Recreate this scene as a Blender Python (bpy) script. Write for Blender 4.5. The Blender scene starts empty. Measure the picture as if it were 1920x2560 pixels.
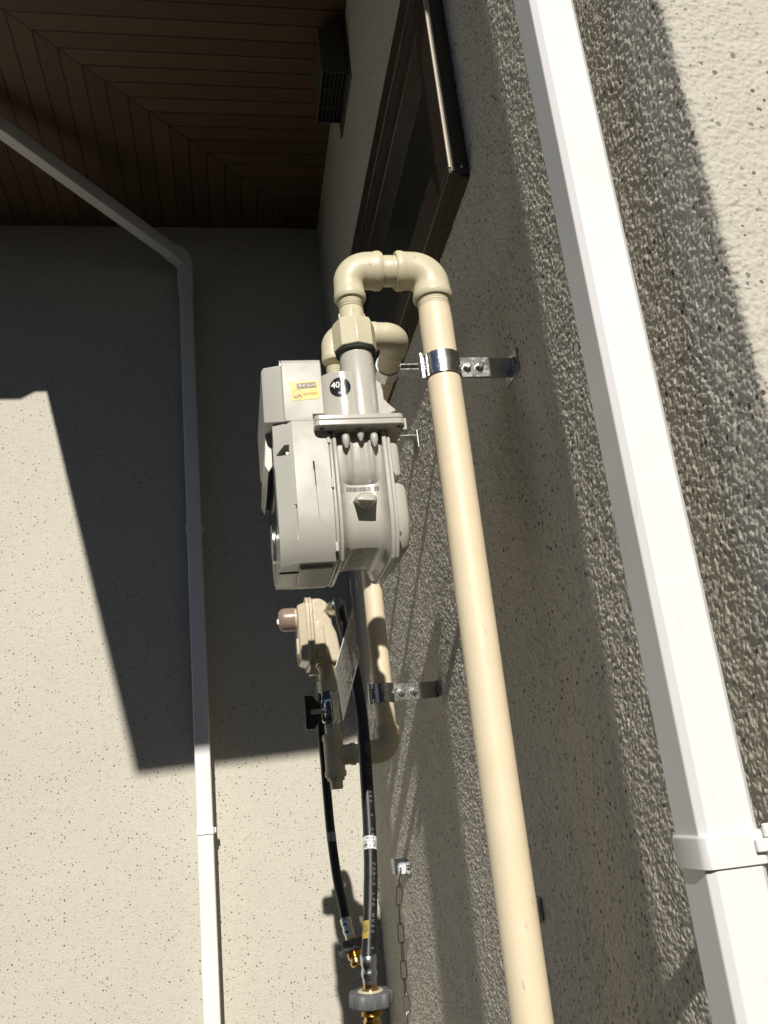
import bpy, bmesh, math, random
import numpy as np
from mathutils import Vector, Matrix, noise
random.seed(7)
S = bpy.context.scene
COL = S.collection
# ------------------------------------------------------------------ camera
# world: x = towards the right wall, y = along that wall into the corner, z = up, camera at the origin
FPX = 2205.0
def _ray0(u, v): return Vector((u - 960.0, -(v - 1280.0), -FPX))
_z = _ray0(247, -5320).normalized()
_y = _ray0(597, 2055); _y = (_y - _z * _y.dot(_z)).normalized()
_x = _y.cross(_z)
ROT = Matrix((_x, _y, _z))                      # world = ROT @ camera
def aty(u, v, y):                               # photo measurement -> metres in the plane at depth y
    d = ROT @ _ray0(u, v); return d * (y / d.y)
def atx(u, v, x):
    d = ROT @ _ray0(u, v); return d * (x / d.x)
cam = bpy.data.cameras.new('camera'); cam_o = bpy.data.objects.new('camera', cam); COL.objects.link(cam_o)
cam.sensor_fit = 'AUTO'; cam.sensor_width = 36.0; cam.lens = FPX / 2560 * 36.0
cam.clip_start = 0.01; cam.clip_end = 500
cam_o.matrix_world = ROT.to_4x4()
S.camera = cam_o
# ------------------------------------------------------------------ light
LIGHT = Vector((0.122, 0.9927, -0.565))
w = bpy.data.worlds.new('World'); S.world = w; w.use_nodes = True
nt = w.node_tree; bg = nt.nodes['Background']
sky = nt.nodes.new('ShaderNodeTexSky'); sky.sky_type = 'NISHITA'; sky.sun_disc = False
sky.sun_elevation = math.atan(0.565); sky.sun_rotation = math.radians(187); sky.air_density = 0.8; sky.dust_density = 0.2; sky.ozone_density = 3.5
nt.links.new(sky.outputs[0], bg.inputs[0]); bg.inputs[1].default_value = 0.05
sl = bpy.data.lights.new('sun', 'SUN'); sl.energy = 5.0; sl.angle = math.radians(0.53); sl.color = (1.0, 0.945, 0.855)
so = bpy.data.objects.new('sun', sl); COL.objects.link(so)
so.rotation_euler = LIGHT.to_track_quat('-Z', 'Y').to_euler(); so.location = (-1, -6, 5)
S.view_settings.view_transform = 'Standard'; S.view_settings.look = 'None'
S.view_settings.exposure = 0.0; S.view_settings.gamma = 1.0
# ------------------------------------------------------------------ materials
def nodemat(name):
    m = bpy.data.materials.new(name); m.use_nodes = True
    return m, m.node_tree, m.node_tree.nodes['Principled BSDF']
def N(t, kind, **kw):
    n = t.nodes.new(kind)
    for k, v in kw.items(): setattr(n, k, v)
    return n
def plain(name, col, rough=0.4, metal=0.0, coat=0.0, bump=0.0, bscale=400, var=0.06, spec=0.5, vscale=30, scuff=0.0):
    m, t, b = nodemat(name)
    geo = N(t, 'ShaderNodeNewGeometry')
    nz = N(t, 'ShaderNodeTexNoise'); nz.inputs['Scale'].default_value = vscale; nz.inputs['Detail'].default_value = 5
    t.links.new(geo.outputs['Position'], nz.inputs['Vector'])
    mp = N(t, 'ShaderNodeMapRange'); mp.inputs[1].default_value = 0.3; mp.inputs[2].default_value = 0.7
    mp.inputs[3].default_value = 1 - var; mp.inputs[4].default_value = 1 + var
    t.links.new(nz.outputs['Fac'], mp.inputs[0])
    mx = N(t, 'ShaderNodeVectorMath', operation='SCALE'); mx.inputs[0].default_value = col[:3]
    t.links.new(mp.outputs[0], mx.inputs['Scale']); 
    base = mx.outputs[0]
    if scuff:                                   # sparse scratches and grime marks
        mpn = N(t, 'ShaderNodeMapping'); mpn.inputs['Rotation'].default_value = (0.5, 0.3, 0.9); mpn.inputs['Scale'].default_value = (150, 150, 38)
        t.links.new(geo.outputs['Position'], mpn.inputs['Vector'])
        ns = N(t, 'ShaderNodeTexNoise'); ns.inputs['Scale'].default_value = 1.0; ns.inputs['Detail'].default_value = 3; t.links.new(mpn.outputs[0], ns.inputs['Vector'])
        ms = N(t, 'ShaderNodeMapRange'); ms.inputs[1].default_value = 0.69; ms.inputs[2].default_value = 0.75; ms.inputs[3].default_value = 0.0; ms.inputs[4].default_value = scuff
        t.links.new(ns.outputs['Fac'], ms.inputs[0])
        mm = N(t, 'ShaderNodeMix', data_type='RGBA'); t.links.new(ms.outputs[0], mm.inputs[0]); t.links.new(base, mm.inputs[6]); mm.inputs[7].default_value = (col[0]*0.35, col[1]*0.33, col[2]*0.3, 1)
        base = mm.outputs[2]
    t.links.new(base, b.inputs['Base Color'])
    b.inputs['Roughness'].default_value = rough; b.inputs['Metallic'].default_value = metal
    b.inputs['Coat Weight'].default_value = coat; b.inputs['Coat Roughness'].default_value = 0.12
    b.inputs['Specular IOR Level'].default_value = spec
    rr = N(t, 'ShaderNodeMapRange'); rr.inputs[1].default_value = 0.3; rr.inputs[2].default_value = 0.7
    rr.inputs[3].default_value = max(0.02, rough - 0.06); rr.inputs[4].default_value = rough + 0.06
    nr = N(t, 'ShaderNodeTexNoise'); nr.inputs['Scale'].default_value = vscale * 3; nr.inputs['Detail'].default_value = 6
    t.links.new(geo.outputs['Position'], nr.inputs['Vector'])
    t.links.new(nr.outputs['Fac'], rr.inputs[0]); t.links.new(rr.outputs[0], b.inputs['Roughness'])
    if bump:
        n2 = N(t, 'ShaderNodeTexNoise'); n2.inputs['Scale'].default_value = bscale; n2.inputs['Detail'].default_value = 3
        t.links.new(geo.outputs['Position'], n2.inputs['Vector'])
        bp = N(t, 'ShaderNodeBump'); bp.inputs['Strength'].default_value = bump; bp.inputs['Distance'].default_value = 0.001
        t.links.new(n2.outputs['Fac'], bp.inputs['Height']); t.links.new(bp.outputs[0], b.inputs['Normal'])
    return m
def stucco(name, base, dist=0.0016):
    m, t, b = nodemat(name)
    geo = N(t, 'ShaderNodeNewGeometry'); P = geo.outputs['Position']
    def nz(sc, det, rough=0.6):
        n = N(t, 'ShaderNodeTexNoise'); n.inputs['Scale'].default_value = sc; n.inputs['Detail'].default_value = det
        n.inputs['Roughness'].default_value = rough; t.links.new(P, n.inputs['Vector']); return n.outputs['Fac']
    def math_(op, a, c):
        n = N(t, 'ShaderNodeMath', operation=op)
        for i, q in enumerate((a, c)):
            if isinstance(q, (int, float)): n.inputs[i].default_value = q
            else: t.links.new(q, n.inputs[i])
        return n.outputs[0]
    def specks(sc, thr, keep):
        v = N(t, 'ShaderNodeTexVoronoi'); v.inputs['Scale'].default_value = sc
        t.links.new(P, v.inputs['Vector'])
        sp = N(t, 'ShaderNodeSeparateColor'); t.links.new(v.outputs['Color'], sp.inputs[0])
        r = math_('MULTIPLY', sp.outputs[0], thr)
        k = math_('LESS_THAN', v.outputs['Distance'], r)
        k2 = math_('LESS_THAN', sp.outputs[1], keep)
        return math_('MULTIPLY', k, k2), sp.outputs[2]
    dark, tint = specks(125, 0.27, 0.9)
    dark2, _ = specks(215, 0.27, 0.6)
    lite, _ = specks(230, 0.24, 0.3)
    low = nz(2.2, 4); mid = nz(60, 4)
    # base colour with gentle mottling
    rmp = N(t, 'ShaderNodeMapRange'); rmp.inputs[1].default_value = 0.3; rmp.inputs[2].default_value = 0.7
    rmp.inputs[3].default_value = 0.93; rmp.inputs[4].default_value = 1.07; t.links.new(math_('ADD', math_('MULTIPLY', low, 0.6), math_('MULTIPLY', mid, 0.4)), rmp.inputs[0])
    sc = N(t, 'ShaderNodeVectorMath', operation='SCALE'); sc.inputs[0].default_value = base; t.links.new(rmp.outputs[0], sc.inputs['Scale'])
    def mix(fac, a, c):
        n = N(t, 'ShaderNodeMix', data_type='RGBA')
        t.links.new(fac, n.inputs[0])
        if isinstance(a, tuple): n.inputs[6].default_value = a
        else: t.links.new(a, n.inputs[6])
        if isinstance(c, tuple): n.inputs[7].default_value = c
        else: t.links.new(c, n.inputs[7])
        return n.outputs[2]
    red = mix(math_('GREATER_THAN', tint, 0.86), (0.085, 0.075, 0.06, 1), (0.17, 0.09, 0.06, 1))
    c = mix(math_('MULTIPLY', dark, math_('ADD', math_('MULTIPLY', tint, 0.5), 0.45)), sc.outputs[0], red)
    c = mix(math_('MULTIPLY', dark2, 0.6), c, (0.10, 0.09, 0.075, 1))
    c = mix(math_('MULTIPLY', lite, 0.5), c, (0.85, 0.82, 0.72, 1))
    t.links.new(c, b.inputs['Base Color'])
    b.inputs['Roughness'].default_value = 0.75; b.inputs['Specular IOR Level'].default_value = 0.35
    v2 = N(t, 'ShaderNodeTexVoronoi', feature='SMOOTH_F1'); v2.inputs['Scale'].default_value = 330
    t.links.new(P, v2.inputs['Vector'])
    h = math_('ADD', math_('MULTIPLY', nz(420, 5, 0.65), 1.0), math_('MULTIPLY', nz(110, 3), 0.9))
    h = math_('ADD', h, math_('MULTIPLY', v2.outputs['Distance'], -0.9))
    h = math_('ADD', h, math_('MULTIPLY', lite, 0.15))
    bp = N(t, 'ShaderNodeBump'); bp.inputs['Strength'].default_value = 1.0; bp.inputs['Distance'].default_value = dist
    t.links.new(h, bp.inputs['Height']); t.links.new(bp.outputs[0], b.inputs['Normal'])
    return m
def soffit_mat():
    m, t, b = nodemat('soffit_boards')
    geo = N(t, 'ShaderNodeNewGeometry'); sp = N(t, 'ShaderNodeSeparateXYZ'); t.links.new(geo.outputs['Position'], sp.inputs[0])
    def M(op, a, c=0.0):
        n = N(t, 'ShaderNodeMath', operation=op)
        for i, q in enumerate((a, c)):
            if isinstance(q, (int, float)): n.inputs[i].default_value = q
            else: t.links.new(q, n.inputs[i])
        return n.outputs[0]
    xp = M('SUBTRACT', WX, sp.outputs[0]); yp = M('SUBTRACT', WY, sp.outputs[1])
    s = M('DIVIDE', M('MAXIMUM', xp, yp), 0.0434)
    fr = M('FRACT', s); bid = M('FLOOR', s)
    edge = M('LESS_THAN', M('ABSOLUTE', M('SUBTRACT', fr, 0.5)), 0.462)       # 1 on the board face
    mit = M('GREATER_THAN', M('ABSOLUTE', M('SUBTRACT', xp, yp)), 0.0022)
    face = M('MULTIPLY', edge, mit)
    side = M('GREATER_THAN', xp, yp)
    wn = N(t, 'ShaderNodeTexWhiteNoise', noise_dimensions='2D'); cb = N(t, 'ShaderNodeCombineXYZ')
    t.links.new(bid, cb.inputs[0]); t.links.new(side, cb.inputs[1]); t.links.new(cb.outputs[0], wn.inputs['Vector'])
    # grain runs along the boards
    gx = M('ADD', M('MULTIPLY', M('MAXIMUM', xp, yp), 900.0), 0.0); gy = M('MULTIPLY', M('MINIMUM', xp, yp), 14.0)
    gc = N(t, 'ShaderNodeCombineXYZ'); t.links.new(gx, gc.inputs[0]); t.links.new(gy, gc.inputs[1]); t.links.new(bid, gc.inputs[2])
    gn = N(t, 'ShaderNodeTexNoise'); gn.inputs['Scale'].default_value = 0.35; gn.inputs['Detail'].default_value = 4; t.links.new(gc.outputs[0], gn.inputs['Vector'])
    v = M('ADD', M('MULTIPLY', gn.outputs['Fac'], 0.7), M('ADD', M('MULTIPLY', wn.outputs[0], 0.35), 0.5))
    v = M('MULTIPLY', v, M('ADD', M('MULTIPLY', face, 0.85), 0.15))
    sc = N(t, 'ShaderNodeVectorMath', operation='SCALE'); sc.inputs[0].default_value = (0.110, 0.063, 0.034); t.links.new(v, sc.inputs['Scale'])
    t.links.new(sc.outputs[0], b.inputs['Base Color']); b.inputs['Roughness'].default_value = 0.6
    bp = N(t, 'ShaderNodeBump'); bp.inputs['Strength'].default_value = 0.8; bp.inputs['Distance'].default_value = 0.003
    t.links.new(M('ADD', face, M('MULTIPLY', gn.outputs['Fac'], 0.12)), bp.inputs['Height']); t.links.new(bp.outputs[0], b.inputs['Normal'])
    return m
WX, WY, ZS = 0.303, 2.15, 1.605            # right wall, back wall, soffit height
M = {}
M['stucco'] = stucco('cream_stucco', (0.548, 0.520, 0.448), 0.0009)
M['soffit'] = soffit_mat()
M['white'] = plain('white_pvc', (0.775, 0.775, 0.768), 0.36, var=0.03, vscale=9, scuff=0.12, bump=0.05, bscale=25)
M['cream'] = plain('cream_pipe_coating', (0.735, 0.63, 0.45), 0.48, coat=0.04, scuff=0.45, var=0.03, bump=0.05, bscale=60)
M['beige'] = plain('beige_fitting_paint', (0.605, 0.555, 0.395), 0.44, coat=0.05, scuff=0.5, var=0.05, bump=0.22, bscale=650)
M['beige_smooth'] = plain('beige_nut_paint', (0.605, 0.555, 0.395), 0.34, coat=0.2, var=0.04, bump=0.15, bscale=500)
M['meter'] = plain('warm_grey_meter_paint', (0.470, 0.452, 0.400), 0.26, coat=0.4, var=0.012, bump=0.12, bscale=900)
M['gloss'] = plain('glossy_meter_paint', (0.470, 0.452, 0.400), 0.16, coat=0.8, var=0.02)
M['meter_plastic'] = plain('warm_grey_meter_plastic', (0.470, 0.456, 0.406), 0.32, coat=0.15, var=0.010, bump=0.04, bscale=200)
M['reg'] = plain('beige_regulator_paint', (0.55, 0.485, 0.355), 0.28, coat=0.4, var=0.03, bump=0.2, bscale=500)
M['brown'] = plain('brown_plastic', (0.265, 0.20, 0.15), 0.32, var=0.04)
M['steel'] = plain('brushed_stainless', (0.55, 0.55, 0.54), 0.24, metal=1.0, var=0.12, vscale=90)
M['steel_dull'] = plain('dull_galvanised', (0.42, 0.42, 0.41), 0.36, metal=1.0, var=0.2, vscale=60)
M['zinc'] = plain('bright_zinc', (0.62, 0.64, 0.66), 0.24, metal=1.0, var=0.1)
M['galv'] = plain('pale_galvanised', (0.62, 0.65, 0.67), 0.45, metal=0.25, var=0.05)
M['chrome'] = plain('chrome', (0.70, 0.71, 0.72), 0.10, metal=1.0, var=0.05)
M['brass'] = plain('brass', (0.72, 0.50, 0.19), 0.20, metal=1.0, var=0.1)
M['rubber'] = plain('black_rubber', (0.012, 0.012, 0.013), 0.38, var=0.2, spec=0.5)
M['black'] = plain('black_plastic', (0.012, 0.012, 0.012), 0.45, var=0.1)
M['gasket'] = plain('dark_gasket', (0.05, 0.055, 0.045), 0.7, var=0.3)
M['greyplast'] = plain('grey_knob_plastic', (0.13, 0.135, 0.142), 0.5, var=0.08)
M['frame'] = plain('bronze_window_frame', (0.072, 0.056, 0.043), 0.32, metal=0.3, var=0.06, bump=0.03)
M['strip'] = plain('pale_frame_seal', (0.56, 0.50, 0.40), 0.5, var=0.04)
M['hood'] = plain('dark_vent_metal', (0.10, 0.095, 0.08), 0.45, metal=0.2, var=0.1)
M['dark'] = plain('black_grille', (0.012, 0.012, 0.012), 0.6)
M['paper'] = plain('white_paper_tag', (0.72, 0.715, 0.69), 0.6, var=0.03)
M['ink'] = plain('black_ink', (0.03, 0.03, 0.03), 0.6)
M['yellow'] = plain('yellow_sticker', (0.74, 0.55, 0.13), 0.35, var=0.03)
M['band'] = plain('brown_sticker_ink', (0.13, 0.055, 0.022), 0.35, var=0.05)
M['orange'] = plain('orange_ink', (0.62, 0.27, 0.05), 0.4, var=0.1)
M['whiteink'] = plain('white_ink', (0.75, 0.75, 0.73), 0.4, var=0.02)
M['hoseink'] = plain('pale_hose_lettering', (0.13, 0.137, 0.15), 0.5, var=0.15)
M['tape'] = plain('white_tape_label', (0.72, 0.72, 0.72), 0.4, var=0.03)
M['disc'] = plain('black_gloss_sticker', (0.012, 0.012, 0.013), 0.14, var=0.02, coat=0.6)
M['string'] = plain('white_nylon_string', (0.66, 0.66, 0.64), 0.4)
M['ground'] = plain('dark_gravel_ground', (0.075, 0.072, 0.066), 0.9, var=0.4, vscale=18, bump=1.0, bscale=90)
M['yard'] = plain('shade_wall_grey', (0.055, 0.06, 0.07), 0.8, var=0.15, vscale=3)  # grey of the added, unseen light-blocking wall
M['roof'] = plain('dark_roof', (0.06, 0.06, 0.065), 0.6, var=0.1)
def glassmat(name, tint, rough=0.03):
    m, t, b = nodemat(name)
    b.inputs['Base Color'].default_value = (*tint, 1); b.inputs['Roughness'].default_value = rough
    b.inputs['Specular IOR Level'].default_value = 0.6
    geo = N(t, 'ShaderNodeNewGeometry'); nz = N(t, 'ShaderNodeTexNoise'); nz.inputs['Scale'].default_value = 6
    t.links.new(geo.outputs['Position'], nz.inputs['Vector'])
    bp = N(t, 'ShaderNodeBump'); bp.inputs['Strength'].default_value = 0.02; t.links.new(nz.outputs['Fac'], bp.inputs['Height']); t.links.new(bp.outputs[0], b.inputs['Normal'])
    return m
M['glass'] = glassmat('dark_window_glass', (0.040, 0.046, 0.040))
M['display'] = glassmat('dark_display_window', (0.012, 0.016, 0.022), 0.06)
# ------------------------------------------------------------------ mesh helpers
def empty(name, loc, label=None, cat=None, group=None):
    o = bpy.data.objects.new(name, None); COL.objects.link(o); o.location = loc; o.empty_display_size = 0.05
    if label: tag(o, label, cat, group)
    return o
def tag(o, label=None, cat=None, group=None, kind=None):
    for k, v in (('label', label), ('category', cat), ('group', group), ('kind', kind)):
        if v: o[k] = v
    return o
def wloc(o):
    l = Vector(o.location)
    while o.parent: o = o.parent; l = l + Vector(o.location)
    return l
def ob(name, bm, mat, parent=None, bevel=0.0, seg=2, smooth=35, origin=None):
    me = bpy.data.meshes.new(name)
    bmesh.ops.recalc_face_normals(bm, faces=bm.faces[:])
    o0 = Vector(origin) if origin is not None else Vector((0, 0, 0))
    if origin is None and bm.verts:
        mn = Vector([min(v.co[i] for v in bm.verts) for i in range(3)]); mx_ = Vector([max(v.co[i] for v in bm.verts) for i in range(3)])
        o0 = (mn + mx_) / 2
    bmesh.ops.translate(bm, vec=-o0, verts=bm.verts[:])
    bm.to_mesh(me); bm.free()
    for m in (mat if isinstance(mat, list) else [mat]): me.materials.append(m)
    o = bpy.data.objects.new(name, me); COL.objects.link(o)
    if parent: o.parent = parent; o.location = o0 - wloc(parent)
    else: o.location = o0
    if smooth:
        for p in me.polygons: p.use_smooth = True
        me.set_sharp_from_angle(angle=math.radians(smooth))
    if bevel:
        b = o.modifiers.new('bevel', 'BEVEL'); b.width = bevel; b.segments = seg; b.limit_method = 'ANGLE'; b.angle_limit = math.radians(30)
        b.harden_normals = False
    return o
def BM(): return bmesh.new()
def box(bm, lo, hi):
    x0, y0, z0 = lo; x1, y1, z1 = hi
    v = [bm.verts.new(p) for p in ((x0,y0,z0),(x1,y0,z0),(x1,y1,z0),(x0,y1,z0),(x0,y0,z1),(x1,y0,z1),(x1,y1,z1),(x0,y1,z1))]
    for f in ((0,3,2,1),(4,5,6,7),(0,1,5,4),(1,2,6,5),(2,3,7,6),(3,0,4,7)): bm.faces.new([v[i] for i in f])
    return bm
def prism(bm, pts, vec):
    a = [bm.verts.new(p) for p in pts]; b = [bm.verts.new(Vector(p) + Vector(vec)) for p in pts]
    n = len(a); bm.faces.new(a); bm.faces.new(b[::-1])
    for i in range(n): bm.faces.new((a[i], b[i], b[(i+1) % n], a[(i+1) % n]))
    return bm
def loft(bm, loops, cap=True, closed=False):
    R = [[bm.verts.new(p) for p in L] for L in loops]
    n = len(R[0])
    m = len(R)
    for k in range(m if closed else m - 1):
        A, B = R[k], R[(k+1) % m]
        for i in range(n): bm.faces.new((A[i], A[(i+1) % n], B[(i+1) % n], B[i]))
    if cap and not closed:
        bm.faces.new(R[0][::-1]); bm.faces.new(R[-1])
    return bm
def frame_for(d):
    d = Vector(d).normalized(); h = Vector((0, 0, 1)) if abs(d.z) < 0.9 else Vector((1, 0, 0))
    a = d.cross(h).normalized(); return a, d.cross(a).normalized(), d
def lathe(bm, o, d, prof, seg=32, cap=True, shape=None):
    a, b, d = frame_for(d); o = Vector(o); L = []
    for t, r in prof:
        L.append([o + d * t + (a * math.cos(k * 2 * math.pi / seg) + b * math.sin(k * 2 * math.pi / seg)) * (r * (shape(k / seg) if shape else 1)) for k in range(seg)])
    return loft(bm, L, cap)
def smooth_path(pts, n=8):
    P = [Vector(p) for p in pts]; out = []
    for i in range(len(P) - 1):
        p0 = P[max(i-1, 0)]; p1 = P[i]; p2 = P[i+1]; p3 = P[min(i+2, len(P)-1)]
        for k in range(n):
            t = k / n
            out.append(0.5 * ((2*p1) + (p2-p0)*t + (2*p0-5*p1+4*p2-p3)*t*t + (3*p1-p0-3*p2+p3)*t**3))
    out.append(P[-1]); return out
def tube(bm, path, rad, seg=20, cap=True, closed=False):
    P = [Vector(p) for p in path]; n = len(P); L = []; up = None
    for i in range(n):
        if closed: d = (P[(i+1) % n] - P[i-1]).normalized()
        else: d = (P[min(i+1, n-1)] - P[max(i-1, 0)]).normalized()
        if up is None: up, _, _ = frame_for(d)
        up = (up - d * up.dot(d)).normalized(); b = d.cross(up)
        r = rad[i] if isinstance(rad, (list, tuple)) else rad
        L.append([P[i] + (up * math.cos(k*2*math.pi/seg) + b * math.sin(k*2*math.pi/seg)) * r for k in range(seg)])
    return loft(bm, L, cap, closed)
def arc_path(c, a0, a1, r, u, v, n=12):
    c = Vector(c); u = Vector(u); v = Vector(v)
    return [c + (u * math.cos(a0 + (a1-a0)*k/n) + v * math.sin(a0 + (a1-a0)*k/n)) * r for k in range(n+1)]
def hexhead(bm, o, d, r, h, shank=0, rs=0):
    lathe(bm, o, d, [(0, r), (h, r)], 6)
    if shank: lathe(bm, Vector(o) + Vector(d).normalized() * h, d, [(0, rs), (shank, rs)], 12)
def dome(bm, o, d, r, h, seg=14):
    lathe(bm, o, d, [(0, r)] + [(h * math.sin(t * math.pi / 2 / 5), r * math.cos(t * math.pi / 2 / 5) + 1e-5) for t in range(1, 6)], seg)
def cut(o, cutters):
    for bm in cutters:
        me = bpy.data.meshes.new('cutter'); bmesh.ops.recalc_face_normals(bm, faces=bm.faces[:])
        bmesh.ops.translate(bm, vec=-wloc(o), verts=bm.verts[:]); bm.to_mesh(me); bm.free()
        c = bpy.data.objects.new('cutter', me); COL.objects.link(c)
        md = o.modifiers.new('cut', 'BOOLEAN'); md.operation = 'DIFFERENCE'; md.solver = 'EXACT'; md.object = c
        sav = (o.parent, o.location.copy())
        o.parent = None; o.location = (0, 0, 0)
        bpy.context.view_layer.update()
        dg = bpy.context.evaluated_depsgraph_get()
        nm = bpy.data.meshes.new_from_object(o.evaluated_get(dg)); old = o.data
        o.modifiers.clear(); nm.name = o.name; o.data = nm
        o.parent, o.location = sav
        bpy.data.objects.remove(c); bpy.data.meshes.remove(me)
        for p in nm.polygons: p.use_smooth = True
        nm.set_sharp_from_angle(angle=math.radians(30))
def text_mesh(name, body, size, o, xd, yd, mat, parent, depth=0.0002, align='CENTER'):
    cu = bpy.data.curves.new(name, 'FONT'); cu.body = body; cu.size = size; cu.align_x = align; cu.align_y = 'CENTER'; cu.extrude = depth / 2; cu.offset = size * 0.022
    t = bpy.data.objects.new(name, cu); COL.objects.link(t); bpy.context.view_layer.update()
    me = bpy.data.meshes.new_from_object(t.evaluated_get(bpy.context.evaluated_depsgraph_get()))
    bpy.data.objects.remove(t); bpy.data.curves.remove(cu)
    xd = Vector(xd).normalized(); yd = Vector(yd); yd = (yd - xd * yd.dot(xd)).normalized(); zd = xd.cross(yd)
    mt = Matrix((xd, yd, zd)).transposed().to_4x4()
    me.transform(mt); me.materials.clear(); me.materials.append(mat); me.name = name
    q = bpy.data.objects.new(name, me); COL.objects.link(q)
    if parent: q.parent = parent; q.location = Vector(o) - wloc(parent)
    else: q.location = Vector(o)
    return q
def text_bm(body, size, placer, depth=0.0002):
    """letters one by one: placer(i) -> (origin, xdir, ydir); joined in one bmesh"""
    bm = BM()
    for i, ch in enumerate(body):
        if ch == ' ': continue
        o = text_mesh('letter', ch, size, (0, 0, 0), *placer(i)[1:], M['ink'], None, depth)
        o.data.transform(Matrix.Translation(placer(i)[0])); bm.from_mesh(o.data)
        me = o.data; bpy.data.objects.remove(o); bpy.data.meshes.remove(me)
    return bm
def rrect(cx, cy, hx, hy, r, n=5):
    """rounded rectangle, r = (br, tr, tl, bl) radii"""
    if not isinstance(r, (tuple, list)): r = (r,) * 4
    out = []
    for (sx, sy, a0), rr in zip(((1,-1,-90),(1,1,0),(-1,1,90),(-1,-1,180)), r):
        for k in range(n + 1):
            a = math.radians(a0 + 90 * k / n)
            out.append((cx + sx*(hx-rr) + rr*math.cos(a), cy + sy*(hy-rr) + rr*math.sin(a)))
    return out
def yz(x, y0, y1, z0, z1, r, ins=0.0, n=6):
    r = [max(0.0005, q - ins * 0.6) for q in r]
    return [(x, a, b) for a, b in rrect((y0+y1)/2, (z0+z1)/2, (y1-y0)/2-ins, (z1-z0)/2-ins, r, n)]
# ------------------------------------------------------------------ ground
bm = BM(); box(bm, (-60, -80, -1.6), (60, 60, -1.40)); g = ob('ground', bm, M['ground'], smooth=0); tag(g, kind='structure')
# added unseen wall behind the camera: blocks sun and low sky to darken the shade
bm = BM(); box(bm, (-9.0, -3.05, -1.40), (6.0, -2.90, 1.62)); box(bm, (-9.0, -3.08, 1.6205), (6.0, -2.87, 1.66)); bw_ = ob('unseen_shade_wall', bm, M['yard'], smooth=0)
tag(bw_, 'added unseen grey wall behind the camera, darkening the shade', 'wall')
# ------------------------------------------------------------------ house
house = empty('house', (WX, WY, -1.40), 'cream speckled stucco house corner with brown boarded eaves and a small dark window', 'house')
CY = 0.408
def side_wall():
    # plan profile: front face (faces -y), rounded outer corner, long side face (faces -x); real sand-grain relief
    r = 0.005; P = []                                   # x, y, nx, ny, relief
    for x in (1.4, 0.9, 0.6, 0.45, 0.375): P.append((x, CY, 0, -1, 0))
    x = 0.368
    while x > WX + r: P.append((x, CY, 0, -1, 1)); x -= 0.0011
    for k in range(7):
        a = math.radians(-90 - 90 * k / 6); P.append((WX + r + r*math.cos(a), CY + r + r*math.sin(a), math.cos(a), math.sin(a), 1))
    y = CY + r + 0.0011
    while y < 2.13: P.append((WX, y, -1, 0, 1)); y += 0.00095 + (y - CY) * 0.0012
    P += [(WX, WY + 0.1, -1, 0, 0)]
    P = np.array(P); seg = np.hypot(np.diff(P[:, 0]), np.diff(P[:, 1])); sarc = np.concatenate(([0], np.cumsum(seg))) + 5.0
    zf = np.arange(-0.50, 1.10, 0.00115); Z = np.concatenate(([-1.42, -1.1], np.arange(-0.95, -0.50, 0.0035), zf, np.arange(1.10, 1.25, 0.004), [1.4, ZS + 0.02]))
    zfade = np.clip((Z + 0.93) / 0.2, 0, 1) * np.clip((1.22 - Z) / 0.12, 0, 1)
    rs = np.random.RandomState(11)
    def vn(sz, off):                                    # smooth value noise, feature size sz (metres)
        T = rs.rand(512, 512); a = sarc / sz + off; b = (Z + 3) / sz + off * 1.7
        ia = np.floor(a).astype(int); ib = np.floor(b).astype(int); fa = a - ia; fb = b - ib
        fa = fa*fa*(3-2*fa); fb = fb*fb*(3-2*fb)
        g = lambda i, j: T[np.ix_(i % 512, j % 512)]
        return ((g(ia, ib)*(1-fa)[:, None] + g(ia+1, ib)*fa[:, None]) * (1-fb)[None] + (g(ia, ib+1)*(1-fa)[:, None] + g(ia+1, ib+1)*fa[:, None]) * fb[None]) * 2 - 1
    g1 = vn(0.0021, 0); g2 = vn(0.0015, 3.3); g3 = vn(0.0040, 7.1)
    h = RELIEF * (0.75 * np.maximum(g1, -0.2) + 0.55 * g2 + 0.5 * (1 - 2 * np.abs(g3)) + 0.35 * vn(0.011, 5.5) + 0.4 * vn(0.045, 1.9))
    h = h * (P[:, 4] * (1 + 0.7 * np.clip(P[:, 1] - 0.6, 0, 1)))[:, None] * zfade[None]
    X = P[:, 0][:, None] + P[:, 2][:, None] * h; Yv = P[:, 1][:, None] + P[:, 3][:, None] * h; Zv = np.broadcast_to(Z[None], X.shape)
    n, m = X.shape; co = np.stack([X, Yv, Zv], -1).reshape(-1, 3).astype(np.float32)
    i, j = np.meshgrid(np.arange(n - 1), np.arange(m - 1), indexing='ij'); a = (i * m + j).ravel()
    quad = np.stack([a, a + m, a + m + 1, a + 1], -1).astype(np.int32)
    me = bpy.data.meshes.new('side_wall'); org = np.array([WX, WY, -1.40], np.float32)
    me.vertices.add(len(co)); me.vertices.foreach_set('co', (co - org).ravel())
    me.loops.add(quad.size); me.loops.foreach_set('vertex_index', quad.ravel())
    me.polygons.add(len(quad)); me.polygons.foreach_set('loop_start', np.arange(0, quad.size, 4, dtype=np.int32)); me.polygons.foreach_set('loop_total', np.full(len(quad), 4, np.int32))
    me.polygons.foreach_set('use_smooth', np.ones(len(quad), bool)); me.update(calc_edges=True)
    me.materials.append(M['stucco']); o = bpy.data.objects.new('side_wall', me); COL.objects.link(o); o.parent = house
    return o
RELIEF = 0.00082
side_wall()
bm = BM(); box(bm, (-6.0, WY, -1.42), (WX + 1.2, WY + 0.15, ZS + 0.02)); ob('back_wall', bm, M['stucco'], house, smooth=0)
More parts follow.
